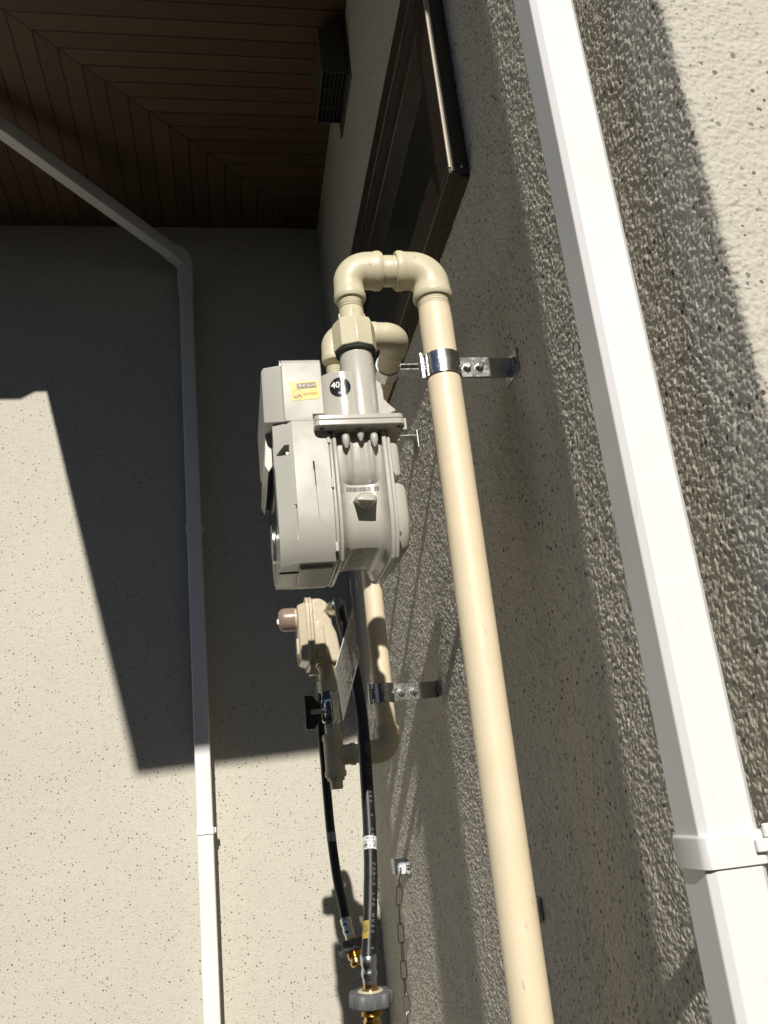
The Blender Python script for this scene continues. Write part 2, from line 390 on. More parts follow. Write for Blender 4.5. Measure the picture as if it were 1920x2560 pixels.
# eave: an L of boarding round the inside corner (0.86 m overhang on both sides)
EX, EY, EF = -0.545, 1.257, -0.452
eave = [(-0.12, EF + 0.018), (0.04, -0.362), (1.6, -0.362), (1.6, WY + 0.5), (-6.0, WY + 0.5), (-6.0, EY - 0.035), (-0.612, EY - 0.035), (-0.573, EY), (EX, EY), (EX, EF)]
bm = BM(); prism(bm, [(x, y, ZS) for x, y in eave], (0, 0, 0.012)); ob('soffit', bm, M['soffit'], house, smooth=0)
bm = BM(); prism(bm, [(x, y, ZS + 0.0125) for x, y in eave], (0, 0, 0.20)); ob('roof', bm, M['roof'], house, smooth=0)
# window (sits proud of the side wall)
WZ0, WZ1, WY0, WY1, WF = 0.691, 1.0675, 0.8194, 1.80, 0.2768
win = BM(); fw = 0.045
box(win, (WF, WY0, WZ0), (WX - 0.0005, WY1, WZ0 + 0.012))                 # sill lip
box(win, (WF + 0.004, WY0 + 0.002, WZ0 + 0.012), (WX + 0.04, WY1 - 0.002, WZ0 + 0.050))
box(win, (WF, WY0 + 0.0005, WZ1 - fw), (WX + 0.04, WY1 - 0.0005, WZ1))
box(win, (WF + 0.0005, WY0 + 0.001, WZ0 + 0.0125), (WX + 0.04, WY0 + fw, WZ1 - fw - 0.0005))
box(win, (WF + 0.0005, WY1 - fw, WZ0 + 0.0505), (WX + 0.04, WY1 - 0.001, WZ1 - fw - 0.0005))
window = ob('window', BM() if False else BM(), M['frame'], house, smooth=0) if False else None
fr = ob('window', win, M['frame'], house, bevel=0.0012, smooth=30)
bm = BM()                                                                 # sash
box(bm, (WF + 0.006, WY0 + fw + 0.0005, WZ1 - fw - 0.050), (WX + 0.035, WY1 - fw - 0.0005, WZ1 - fw - 0.001))
box(bm, (WF + 0.006, WY0 + fw + 0.0005, WZ0 + 0.0505), (WX + 0.035, WY1 - fw - 0.0005, WZ0 + 0.075))
box(bm, (WF + 0.0065, WY0 + fw + 0.001, WZ0 + 0.0755), (WX + 0.035, WY0 + fw + 0.030, WZ1 - fw - 0.0505))
box(bm, (WF + 0.0065, WY1 - fw - 0.030, WZ0 + 0.0755), (WX + 0.035, WY1 - fw - 0.001, WZ1 - fw - 0.0505))
ob('sash', bm, M['frame'], fr, bevel=0.0012)
bm = BM(); box(bm, (WF + 0.020, WY0 + fw + 0.028, WZ0 + 0.07), (WF + 0.026, WY1 - fw - 0.028, WZ1 - fw - 0.045)); ob('glass', bm, M['glass'], fr, smooth=0)
bm = BM()                                                                 # pale seal down the near jamb
box(bm, (WF + 0.0008, WY0 - 0.0012, WZ0 + 0.008), (WF + 0.0030, WY0 + 0.001, WZ1 - 0.02))
box(bm, (WF + 0.0034, WY0 - 0.0012, WZ0 + 0.003), (WF + 0.0068, WY0 + 0.001, WZ1 - 0.02))
ob('jamb_seal', bm, M['strip'], fr, smooth=0)
bm = BM(); dome(bm, (WF + 0.0165, WY0, WZ0 + 0.010), (0, -1, 0), 0.0022, 0.0012); ob('screw', bm, M['zinc'], fr)
bm = BM(); box(bm, (WX - 0.012, WY0 + 0.003, WZ0 - 0.003), (WX - 0.0005, WY1, WZ0 - 0.0005)); ob('drip_seal', bm, M['frame'], fr, smooth=0)
# vent hood on the side wall, high up by the soffit
hood = empty('vent_hood', (WX, 1.50, 1.45), 'dark metal vent hood with a slatted grille underneath, high beside the small window', 'vent')
hx0, hx1, hy0, hy1, hz = 0.2435, WX - 0.004, 1.432, 1.577, 1.459
bm = BM(); t_ = 0.003
prism(bm, [(hx0, hy0, hz), (hx1, hy0, hz), (hx1, hy0, hz + 0.135), (hx0 + 0.02, hy0, hz + 0.135), (hx0, hy0, hz + 0.115)], (0, t_, 0))
prism(bm, [(hx0, hy1 - t_, hz), (hx1, hy1 - t_, hz), (hx1, hy1 - t_, hz + 0.135), (hx0 + 0.02, hy1 - t_, hz + 0.135), (hx0, hy1 - t_, hz + 0.115)], (0, t_, 0))
box(bm, (hx0 + 0.0002, hy0 + t_, hz), (hx0 + t_, hy1 - t_, hz + 0.115)); box(bm, (hx0 + 0.02, hy0 + t_, hz + 0.131), (hx1, hy1 - t_, hz + 0.1345))
box(bm, (hx0 + 0.004, hy0 + 0.004, hz + 0.118), (hx1, hy1 - 0.004, hz + 0.121))
ob('cover', bm, M['hood'], hood, bevel=0.0008)
bm = BM(); box(bm, (hx0 + t_ + 0.0002, hy0 + t_ + 0.0002, hz + 0.018), (hx1 - 0.0002, hy1 - t_ - 0.0002, hz + 0.02)); ob('backing', bm, M['dark'], hood, smooth=0)
bm = BM()
for k in range(6):
    x = hx0 + 0.011 + k * 0.0085; box(bm, (x, hy0 + 0.006, hz + 0.003), (x + 0.0012, hy1 - 0.006, hz + 0.010))
for k in (0.33, 0.66):
    y = hy0 + (hy1 - hy0) * k; box(bm, (hx0 + 0.008, y, hz + 0.001), (hx1 - 0.004, y + 0.0018, hz + 0.0045))
ob('grille', bm, M['hood'], hood, smooth=0)
bm = BM(); box(bm, (WX - 0.0038, hy0 - 0.012, hz - 0.022), (WX - 0.0004, hy1 + 0.022, hz + 0.143)); ob('wall_flange', bm, M['hood'], hood, bevel=0.001)
# ------------------------------------------------------------------ downspouts
def rect_tube_loop(cx, cy, hx, hy, r, z, n=4): return [(a, b, z) for a, b in rrect(cx, cy, hx, hy, r, n)]
ds = empty('downspout', (0.2585, 0.484, -1.40), 'white square plastic downspout standing close to the camera at the outer wall corner', 'downspout', 'white downspouts')
CXD, CYD, HW = 0.2585, 0.4838, 0.0175
bm = BM(); loft(bm, [rect_tube_loop(CXD, CYD, HW, HW, 0.0044, z, 1) for z in (-1.40, ZS - 0.002)]); ob('pipe', bm, M['white'], ds, smooth=20, bevel=0.0007)
zb = aty(1715, 2140, CYD - HW).z
band = BM()
loft(band, [rect_tube_loop(CXD, CYD, HW + t, HW + t, 0.0042 + t, z, 3) for z, t in ((zb - 0.0085, 0.0002), (zb - 0.0085, 0.0018), (zb + 0.0075, 0.0018), (zb + 0.0085, 0.0010), (zb + 0.0087, 0.0002))])
bo = ob('bracket_band', band, M['white'], ds, bevel=0.0004, smooth=30)
bm = BM()                                                   # clasp and arm to the wall
box(bm, (CXD + HW - 0.0075, CYD - HW - 0.0050, zb - 0.0025), (CXD + HW + 0.0065, CYD - HW - 0.0017, zb + 0.0042))
box(bm, (CXD + HW - 0.0012, CYD - HW - 0.0043, zb + 0.0045), (CXD + HW + 0.006, CYD - HW - 0.0012, zb + 0.0115))
box(bm, (CXD + HW + 0.0066, CYD - HW - 0.0040, zb - 0.0055), (CXD + HW + 0.010, CYD - HW + 0.004, zb + 0.0105))
ob('clasp', bm, M['white'], bo, bevel=0.0009, seg=3)
bm = BM(); box(bm, (CXD + HW + 0.0018, CYD - 0.006, zb - 0.0075), (WX, CYD + 0.006, zb + 0.0075))
box(bm, (WX - 0.003, CYD - 0.011, zb - 0.018), (WX - 0.0003, CYD + 0.011, zb + 0.018)); ob('wall_arm', bm, M['white'], bo, bevel=0.0006)
dl = empty('downspout', (-0.07, 2.105, -1.40), 'white square plastic downspout on the far back wall, bending aside under the brown eaves', 'downspout', 'white downspouts')
CXL, CYL = -0.0735, 2.1065
bm = BM(); loft(bm, [rect_tube_loop(CXL, CYL, HW, HW, 0.0030, z, 4) for z in (-1.40, 1.425)]); ob('pipe', bm, M['white'], dl, smooth=30)
for v in (1320, 2078):
    zz = aty(470 if v < 1500 else 513, v, CYL - HW).z
    bm = BM(); loft(bm, [rect_tube_loop(CXL, CYL, HW + t, HW + t, 0.004, z, 4) for z, t in ((zz - 0.007, 0.0003), (zz - 0.007, 0.0025), (zz + 0.007, 0.0025), (zz + 0.007, 0.0003))])
    bb = ob('bracket_band', bm, M['white'], dl, bevel=0.0004)
    bm = BM(); box(bm, (CXL + HW + 0.0005, CYL - 0.010, zz - 0.005), (CXL + HW + 0.0065, CYL - 0.002, zz + 0.006)); ob('clasp', bm, M['white'], bb, bevel=0.0006); bm = BM(); box(bm, (CXL - 0.005, CYL + HW + 0.002, zz - 0.006), (CXL + 0.005, WY, zz + 0.006)); ob('wall_arm', bm, M['white'], bb, bevel=0.0006)
# upper bend and sloping offset pipe
def sq_sweep(bm, path, h, r=0.003):
    L = []; P = [Vector(p) for p in path]
    for i, p in enumerate(P):
        d = (P[min(i+1, len(P)-1)] - P[max(i-1, 0)]).normalized()
        b = Vector((0.55, -0.83, 0)); b = (b - d * b.dot(d)).normalized() if i > 99 else None
        ref = Vector((0, 1, 0)) if True else None
        n2 = (ref - d * ref.dot(d)).normalized(); n1 = n2.cross(d).normalized()
        k = 1.0
        if 0 < i < len(P) - 1:
            c = (P[i+1] - p).normalized().dot((p - P[i-1]).normalized()); k = 1 / max(0.5, math.sqrt((1 + c) / 2))
        L.append([p + n1 * (a * k) + n2 * b_ for a, b_ in rrect(0, 0, h, h, r, 3)])
    return loft(bm, L)
E0 = Vector((CXL, CYL, 1.41)); E1 = Vector((CXL, CYL, 1.462))
p_far = aty(0, 318, 1.715); up_dir = (p_far - E1)
bm = BM(); sq_sweep(bm, [E0, E1 - Vector((0, 0, 0.012)), E1 + up_dir.normalized() * 0.012, E1 + up_dir.normalized() * 0.05], HW + 0.002); ob('elbow', bm, M['white'], dl, smooth=30)
bm = BM(); sq_sweep(bm, [E1 + up_dir.normalized() * 0.03, p_far, E1 + up_dir * 1.30], HW - 0.0005); ob('offset_pipe', bm, M['white'], dl, smooth=30)
bm = BM(); loft(bm, [rect_tube_loop(CXL, CYL, HW + t, HW + t, 0.004, z, 4) for z, t in ((1.372, 0.0003), (1.372, 0.0030), (1.412, 0.0030), (1.412, 0.0003))]); ob('socket', bm, M['white'], dl, bevel=0.0005)
# ------------------------------------------------------------------ supply pipe (near, thick) with gooseneck
PX, PY, PR = 0.2264, 0.784, 0.0173
NX = 0.1350 * PY / 0.765                               # axis of the meter's inlet neck
ZH = 0.533                                             # axis of the gooseneck's level arm
sp = empty('gas_pipe', (PX, PY, -1.40), 'thick cream gas pipe rising past the wall to a beige swan-neck above the meter', 'gas pipe')
bm = BM(); lathe(bm, (PX, PY, -1.40), (0, 0, 1), [(0, PR), (1.40 + 0.474, PR), (1.40 + 0.480, PR * 0.975), (1.40 + 0.488, PR * 0.95)], 48); ob('pipe', bm, M['cream'], sp)
bm = BM(); lathe(bm, (PX, PY, 0.486), (0, 0, 1), sum([[(k*0.0032, 0.0162), (k*0.0032+0.0016, 0.0168)] for k in range(6)], []), 40); ob('thread', bm, M['beige'], sp)
def elbow(name, c, axis_a, axis_b, ra, rb, R, la, lb, parent, mat, flare=1.10, rim=0.0026):
    """elbow: c = corner of the two axes; bodies run from c along axis_a / axis_b"""
    a = Vector(axis_a); b = Vector(axis_b); c = Vector(c); path = []; rad = []
    o = c + a * R + b * R
    path.append(c + a * la); rad.append(ra * 1.02)
    path.append(c + a * (la - rim)); rad.append(ra * flare)
    path.append(c + a * (la - rim * 2.5)); rad.append(ra * flare)
    path.append(c + a * (la - rim * 3.6)); rad.append(ra * 1.045)
    for k in range(13):
        t = k / 12; an = t * math.pi / 2
        path.append(o - b * R * math.cos(an) - a * R * math.sin(an)); rad.append((ra * (1 - t) + rb * t) * (1.03 + 0.02 * math.sin(math.pi * t)))
    path.append(c + b * (lb - rim * 3.6)); rad.append(rb * 1.045)
    path.append(c + b * (lb - rim * 2.5)); rad.append(rb * flare)
    path.append(c + b * (lb - rim)); rad.append(rb * flare)
    path.append(c + b * lb); rad.append(rb * 1.02)
    # drop points that would run backwards
    clean = [0]
    for i in range(1, len(path)):
        if (path[i] - path[clean[-1]]).length > 2e-4: clean.append(i)
    bm = BM(); tube(bm, [path[i] for i in clean], [rad[i] for i in clean], 40)
    return ob(name, bm, mat, parent, smooth=50)
elbow('elbow', (PX, PY, ZH), (-1, 0, 0), (0, 0, -1), 0.0192, 0.0190, 0.0205, 0.0375, 0.0365, sp, M['beige'])
elbow('elbow', (NX, PY, ZH), (1, 0, 0), (0, 0, -1), 0.0188, 0.0152, 0.0195, 0.0360, 0.0365, sp, M['beige'])
bm = BM(); lathe(bm, (NX + 0.028, PY, ZH), (1, 0, 0), [(0, 0.0164), (0.010, 0.0164), (0.0105, 0.0158), (0.012, 0.0164), (0.020, 0.0164), (0.0205, 0.0158), (0.022, 0.0164), (0.0235, 0.0158), (0.025, 0.0164), (0.035, 0.0164)], 40); ob('nipple', bm, M['beige_smooth'], sp, smooth=50)
bm = BM(); lathe(bm, (NX, PY, 0.466), (0, 0, 1), [(0, 0.0126), (0.018, 0.0126), (0.020, 0.0118), (0.0215, 0.0128), (0.0230, 0.0118), (0.0245, 0.0128), (0.026, 0.0118), (0.0275, 0.0128), (0.036, 0.0120)], 32)
for k in range(4):
    a = math.radians(40 + 90 * k - 130); lathe(bm, (NX + 0.0128 * math.cos(a), PY + 0.0128 * math.sin(a), 0.466), (0, 0, 1), [(0, 0.0012), (0.014, 0.0012), (0.016, 0.0004)], 8)
ob('union_tailpiece', bm, M['beige_smooth'], sp, smooth=45)
bm = BM(); lathe(bm, (NX, PY, 0.4365), (0, 0, 1), [(0, 0.0206), (0.001, 0.0222), (0.028, 0.0222), (0.0325, 0.0205), (0.0345, 0.0150)], 8); 
un = ob('union_nut', bm, M['beige_smooth'], sp, bevel=0.0006)
bm = BM(); lathe(bm, (NX, PY, 0.4330), (0, 0, 1), [(0, 0.0196), (0.0012, 0.0205), (0.0022, 0.0196), (0.0034, 0.0205), (0.0045, 0.0198)], 40); ob('gasket_ring', bm, M['gasket'], un)
# ------------------------------------------------------------------ far pipe: regulator -> meter
QX, QY, QR, NY2 = 0.218, 1.300, 0.0146, 0.930
fp = empty('gas_pipe', (QX, QY, 0.04), 'thinner cream gas pipe behind the meter, rising from the regulator', 'gas pipe')
bm = BM(); lathe(bm, (QX, QY, 0.105), (0, 0, 1), [(0, QR), (0.41, QR)], 36); ob('pipe', bm, M['cream'], fp)
bm = BM(); lathe(bm, (QX, NY2 + 0.02, ZH + 0.007), (0, 1, 0), [(0, QR), (QY - NY2 - 0.045, QR)], 36); ob('pipe', bm, M['cream'], fp)
elbow('elbow', (QX, NY2, ZH + 0.007), (-1, 0, 0), (0, 1, 0), 0.0160, 0.0160, 0.019, 0.0345, 0.0345, fp, M['beige'])
elbow('elbow', (NX - 0.0010, NY2, ZH + 0.007), (1, 0, 0), (0, 0, -1), 0.0155, 0.0135, 0.018, 0.0320, 0.0350, fp, M['beige'])
elbow('elbow', (QX, QY, ZH + 0.007), (0, -1, 0), (0, 0, -1), 0.0160, 0.0160, 0.019, 0.0345, 0.0345, fp, M['beige'])
bm = BM(); lathe(bm, (NX + 0.027, NY2, ZH + 0.007), (1, 0, 0), [(0, 0.0130), (0.010, 0.0130)] + sum([[(0.011 + k*0.0025, 0.0124), (0.0122 + k*0.0025, 0.0131)] for k in range(5)], []) + [(0.03, 0.0130)], 32); ob('nipple', bm, M['beige_smooth'], fp, smooth=50)
bm = BM(); lathe(bm, (NX - 0.001, NY2, 0.455), (0, 0, 1), [(0, 0.0105), (0.03, 0.0105)] + sum([[(0.031 + k*0.0026, 0.0099), (0.0323 + k*0.0026, 0.0106)] for k in range(5)], []), 28); ob('union_tailpiece', bm, M['beige_smooth'], fp, smooth=45)
bm = BM(); lathe(bm, (NX - 0.001, NY2, 0.430), (0, 0, 1), [(0, 0.0198), (0.022, 0.0198), (0.026, 0.018), (0.028, 0.012)], 8); ob('union_nut', bm, M['beige_smooth'], fp, bevel=0.0005)
ZT = 0.076                                             # axis of the level arm at the bottom
elbow('elbow', (QX, QY, ZT), (0, 0, 1), (-1, 0, 0), 0.0165, 0.0165, 0.018, 0.034, 0.034, fp, M['beige'])
TX = 0.1385
bm = BM(); lathe(bm, (TX, QY, ZT), (1, 0, 0), [(0, 0.0135), (QX - TX - 0.02, 0.0135)], 32); ob('nipple', bm, M['beige_smooth'], fp)
bm = BM(); lathe(bm, (TX, QY, ZT - 0.030), (0, 0, 1), [(0, 0.0135), (0.002, 0.0155), (0.008, 0.0155), (0.010, 0.0142), (0.050, 0.0142), (0.052, 0.0155), (0.058, 0.0155), (0.060, 0.0135)], 36)
lathe(bm, (TX, QY, ZT), (1, 0, 0), [(0, 0.0142), (0.022, 0.0142), (0.024, 0.0158), (0.030, 0.0158), (0.031, 0.0135)], 36); ob('tee', bm, M['beige'], fp, smooth=45)
bm = BM(); lathe(bm, (TX, QY, ZT - 0.030), (0, 0, -1), [(0, 0.0125), (0.004, 0.0125), (0.005, 0.0095), (0.016, 0.0090)], 8); ob('plug', bm, M['beige_smooth'], fp, bevel=0.0005)
bm = BM(); lathe(bm, (TX, QY, ZT + 0.028), (0, 0, 1), [(0, 0.0105), (0.016, 0.0105)], 28); ob('nipple', bm, M['beige_smooth'], fp)
# ------------------------------------------------------------------ pipe clamps
def clamp(px, py, r, z, label, loc_foot=True, h=0.0245, dy=0.0, hinge=True, bolts=True, band=True, mat='steel', axis='z', side=-1, end='head'):
    o = empty('pipe_clamp', (WX, py, z), label, 'pipe clamp', 'steel clamps holding the gas pipes')
    th = 0.0014
    if axis == 'z':
        if band:
            bm = BM(); n = 44
            ri = r + 0.0003; ro = ri + th
            L = [(z - h/2, ri), (z - h/2, ro), (z + h/2, ro), (z + h/2, ri)]
            loft(bm, [[(px + q * math.cos(k*2*math.pi/n), py + q * math.sin(k*2*math.pi/n), zz) for k in range(n)] for zz, q in L], closed=True)
            ob('band', bm, M[mat], o, smooth=40)
            if hinge:
                hb = BM(); hx = px - ro - 0.0032
                lathe(hb, (hx, py - 0.004, z - h*0.56), (0, 0, 1), [(0, 0.0030), (h*0.28, 0.0030), (h*0.285, 0.0034), (h*0.86, 0.0034), (h*0.865, 0.0030), (h*1.12, 0.0030)], 16)
                box(hb, (hx, py - 0.0035, z - h*0.28), (px - r*0.9, py - 0.0015, z + h*0.28))
                ob('hinge', hb, M['zinc'], o, smooth=40)
        xa = px + r - 0.001
        ya = py + dy
    else:
        if band:
            bm = BM(); n = 40; ri = r + 0.0003; ro = ri + th
            L = [(py - h/2, ri), (py - h/2, ro), (py + h/2, ro), (py + h/2, ri)]
            loft(bm, [[(px + q * math.cos(k*2*math.pi/n), yy, z + q * math.sin(k*2*math.pi/n)) for k in range(n)] for yy, q in L], closed=True)
            ob('band', bm, M[mat], o, smooth=40)
            hb = BM(); hx = px - ro - 0.0030
            lathe(hb, (hx, py - h*0.6, z - 0.002), (0, 1, 0), [(0, 0.0004), (0.001, 0.0022), (0.003, 0.0034), (0.005, 0.0034), (h*1.2, 0.0032)], 16); ob('hinge', hb, M['zinc'], o)
        xa = px + r - 0.001; ya = py
    bm = BM()
    if axis == 'z':
        box(bm, (xa, ya - 0.0012, z - h*0.46), (WX - 0.026, ya + 0.0012, z + h*0.46))
        a1 = ob('arm', bm, M[mat], o, bevel=0.0003)
        bm = BM(); box(bm, (WX - 0.046, ya + 0.0013, z - h*0.45), (WX - 0.0025, ya + 0.0033, z + h*0.45)); ob('arm_bracket', bm, M['steel_dull'], o, bevel=0.0003)
        bm = BM(); pts = [(WX - 0.0024, ya + 0.001, z - 0.010), (WX - 0.0024, ya - 0.026, z + 0.004), (WX - 0.0024, ya - 0.026, z + 0.020), (WX - 0.0024, ya + 0.001, z + 0.012)]
        foot = [(WX - 0.0024, ya + 0.024, z - 0.0125), (WX - 0.0024, ya + 0.024, z + 0.0125), (WX - 0.0024, ya - 0.018, z + 0.0125), (WX - 0.0024, ya - 0.018, z - 0.0125)]
        prism(bm, foot, (0.0021, 0, 0)); ft = ob('foot', bm, M['steel_dull'], o, bevel=0.0003)
        bm = BM(); hexhead(bm, (WX - 0.0025, ya - 0.011, z), (-1, 0, 0), 0.0042, 0.003); ob('anchor_screw', bm, M['steel_dull'], ft, bevel=0.0003)
        if bolts:
            for k, bx in enumerate((xa + (WX - 0.034 - xa) * 0.36, xa + (WX - 0.034 - xa) * 0.86)):
                bm = BM()
                if end == 'head':
                    lathe(bm, (bx, ya - 0.0012, z), (0, -1, 0), [(0, 0.0046), (0.0009, 0.0046)], 20)
                    lathe(bm, (bx, ya - 0.0021, z), (0, -1, 0), [(0, 0.0040), (0.0034, 0.0040), (0.0042, 0.0030)], 20)
                else:
                    hexhead(bm, (bx, ya - 0.0012, z), (0, -1, 0), 0.0058, 0.0042, 0.006, 0.0030)
                ob('bolt', bm, M['zinc'], o, bevel=0.0003)
    else:
        box(bm, (xa, ya - h*0.4, z + 0.001), (WX - 0.0025, ya + h*0.4, z + 0.003)); box(bm, (xa, ya - h*0.4, z - 0.006), (WX - 0.03, ya + h*0.4, z - 0.004))
        ob('arm', bm, M[mat], o, bevel=0.0003)
        bm = BM(); box(bm, (WX - 0.0024, ya - 0.012, z - 0.019), (WX - 0.0003, ya + 0.012, z + 0.010)); ob('foot', bm, M['steel_dull'], o, bevel=0.0003)
    return o
ZC1 = 0.4175
clamp(PX, PY, PR, ZC1, 'shiny steel clamp round the thick near pipe, with two bolts in its wall arm')
wp = empty('wall_plate', (WX, 0.962, -0.115), 'dark metal plate on the wall, half hidden low behind the thick near pipe', 'wall plate')
bm = BM(); box(bm, (WX - 0.008, 0.953, -0.127), (WX - 0.0003, 0.985, -0.105)); ob('plate', bm, M['steel_dull'], wp, bevel=0.001)
bm = BM(); hexhead(bm, (WX - 0.008, 0.967, -0.116), (-1, 0, 0), 0.005, 0.003); ob('screw', bm, M['zinc'], wp, bevel=0.0004)
clamp(QX, QY, QR, 0.1575, 'dark steel clamp with two hex nuts, low on the thinner pipe beside the hanging tag', end='nut', h=0.027)
clamp(QX, 1.245, QR, ZH + 0.007, 'steel bracket foot peeping out between the meter and the thick pipe', axis='y', h=0.024)
clamp(QX, 1.015, QR, ZH + 0.007, 'steel clamp round the level pipe just behind the swan-neck and meter neck', axis='y', h=0.024)
# ------------------------------------------------------------------ gas meter
gm = empty('gas_meter', (0.11, 0.857, 0.225), 'warm grey gas meter with a yellow sticker, hanging from the swan-neck pipe', 'gas meter')
MY0, MY1 = 0.765, 0.949
def A(zx, zy, y=MY0): return aty(600 + zx / 2.9625, 840 + zy / 2.9625, y)
MP, MM = M['meter_plastic'], M['meter']
# lower front cover (electronics box)
RAD = (0.052, 0.012, 0.012, 0.052)          # outline radii: bottom ones large
MZB = 0.2190
def out(x, ins, top=0.3545, bot=None, r=None, rt=0.004):
    """side outline of the meter: flat underside with crisp corners, walls curving in towards it"""
    b = MZB if bot is None else bot
    L = [(0.783, b), (0.864, b)]
    for k in range(1, 9):
        t = k / 8; L.append((0.864 + (MY1 - 0.864) * math.sin(t * math.pi / 2), b + 0.052 * (1 - math.cos(t * math.pi / 2))))
    L += [(MY1, top - rt), (MY1 - rt * 0.3, top - rt * 0.3), (MY1 - rt, top), (MY0 + rt, top), (MY0 + rt * 0.3, top - rt * 0.3), (MY0, top - rt)]
    for k in range(0, 8):
        a = math.radians(46 * k / 8); L.append((MY0 + 0.0590 * (1 - math.cos(a)), b + 0.0425 - 0.0590 * math.sin(a)))
    yc, zc = (MY0 + MY1) / 2, (top + b) / 2; sy, sz = 1 - ins / ((MY1 - MY0) / 2), 1 - ins / ((top - b) / 2)
    return [(x, yc + (y - yc) * sy, zc + (z - zc) * sz) for y, z in L]
bm = BM(); loft(bm, [out(x_, i_, 0.3555 + i_, MZB - i_, rt=0.002) for x_, i_ in ((0.0492, 0.0125), (0.0655, 0.0012), (0.0668, 0.0002), (0.1000, 0.0002))])
cover = ob('front_cover', bm, MP, gm, smooth=28)
sl0 = A(545, 925); sl1 = A(562, 1105); sl2 = A(597, 1415)
def bar_cut(p, q, wd, depth, y=MY0):
    d = Vector((q.x - p.x, 0, q.z - p.z)).normalized(); n = Vector((-d.z, 0, d.x)) * wd / 2; bm = BM()
    prism(bm, [Vector((a.x, y - 0.004, a.z)) for a in (p + n, q + n, q - n, p - n)], (0, 0.004 + depth, 0)); return bm
pk = BM(); 
pts = [A(268, 852), A(330, 790), A(364, 795), A(366, 868), A(300, 862)]
prism(pk, [Vector((p.x, MY0 - 0.004, p.z)) for p in pts], (0, 0.028, 0))
cut(cover, [bar_cut(sl0, sl1, 0.0015, 0.010), bar_cut(sl1 - (sl1 - sl0) * 0.02, sl2, 0.0007, 0.004),
            bar_cut(A(417, 1243), A(447, 1660), 0.0009, 0.006), bar_cut(A(417, 1243), A(395, 1241), 0.0007, 0.003), pk])
cover.modifiers.new('bevel', 'BEVEL').width = 0.0009; cover.modifiers['bevel'].segments = 2; cover.modifiers['bevel'].limit_method = 'ANGLE'; cover.modifiers['bevel'].angle_limit = math.radians(40)
p = A(352, 840); bm = BM(); lathe(bm, (p.x, MY0 + 0.012, p.z - 0.001), (0, -1, 0), [(0, 0.0020), (0.004, 0.0020), (0.0052, 0.0012)], 14); ob('screw', bm, M['steel_dull'], cover)
bm = BM(); 
for zx, zy in ((372, 1745), (368, 1782)):                    # two latch slots under the cover
    q = aty(600 + zx/2.9625, 840 + zy/2.9625, 0.815); prism(bm, [(q.x - 0.010, q.y - 0.0018, MZB - 0.0006), (q.x + 0.012, q.y - 0.0018, MZB - 0.0006), (q.x + 0.012, q.y + 0.0018, MZB - 0.0006), (q.x - 0.010, q.y + 0.0018, MZB - 0.0006)], (0, 0, 0.001))
ob('latch_slots', bm, M['dark'], cover, smooth=0)
bm = BM(); box(bm, (0.0668, 0.793, MZB - 0.0035), (0.0985, 0.860, MZB + 0.0008)); ob('battery_lid', bm, MP, cover, bevel=0.0012)
# upper front cover
bm = BM()
up = [A(303, 167), A(592, 162), A(630, 572), A(648, 690), A(372, 690), A(362, 672)]
zt = 0.4215
loft(bm, [yz(x, MY0, MY1, b, t, (0.0008, 0.006, 0.006, 0.0008), i, 4) for x, b, t, i in
     ((0.0418, 0.3460, 0.4270, 0.0135), (0.0440, 0.3470, 0.4275, 0.0110), (0.0600, 0.3525, 0.4187, 0.0022), (0.0612, 0.3540, zt, 0.0003), (0.0985, 0.3540, zt, 0.0003), (0.0993, 0.3540, zt - 0.0008, 0.0010))])
upc = ob('top_cover', bm, MP, gm, smooth=25)
nk = BM(); q0 = A(538, 575); q1 = A(650, 700)
box(nk, (q0.x, MY0 - 0.004, 0.340), (0.12, MY1 + 0.01, q0.z)); cut(upc, [nk])
upc.modifiers.new('bevel', 'BEVEL').width = 0.0011; upc.modifiers['bevel'].segments = 2; upc.modifiers['bevel'].limit_method = 'ANGLE'; upc.modifiers['bevel'].angle_limit = math.radians(28)
bm = BM(); p = A(296, 218, 0.80); lathe(bm, (p.x, p.y, p.z - 0.002), (0, 0, 1), [(0, 0.0030), (0.006, 0.0030), (0.0075, 0.002)], 14); ob('screw', bm, M['zinc'], upc)
bm = BM(); prism(bm, [(0.0425, MY0 + 0.004, 0.3585), (0.063, MY0 + 0.002, 0.3575), (0.0655, MY0 + 0.002, 0.3470), (0.056, MY0 + 0.004, 0.3440), (0.0505, MY0 + 0.006, 0.3500)], (0, 0.17, 0)); ob('seam', bm, M['gasket'], upc, smooth=0) if False else bm.free()
# counter window and hood on the front
bm = BM(); box(bm, (0.0482, 0.800, 0.262), (0.0500, 0.930, 0.345)); ob('display_window', bm, M['display'], cover, bevel=0.0004)
bm = BM(); prism(bm, [A(zx, zy, 0.803) for zx, zy in ((187, 692), (250, 705), (252, 950), (212, 1012), (180, 958))], (0, 0.128, 0)); ob('display_hood', bm, MP, cover, bevel=0.0008)
bm = BM(); lathe(bm, (0.0490, 0.862, 0.262), (-1, 0, 0), [(0, 0.020), (0.0028, 0.020), (0.0032, 0.016)], 24); ob('seal_ring', bm, M['zinc'], cover)
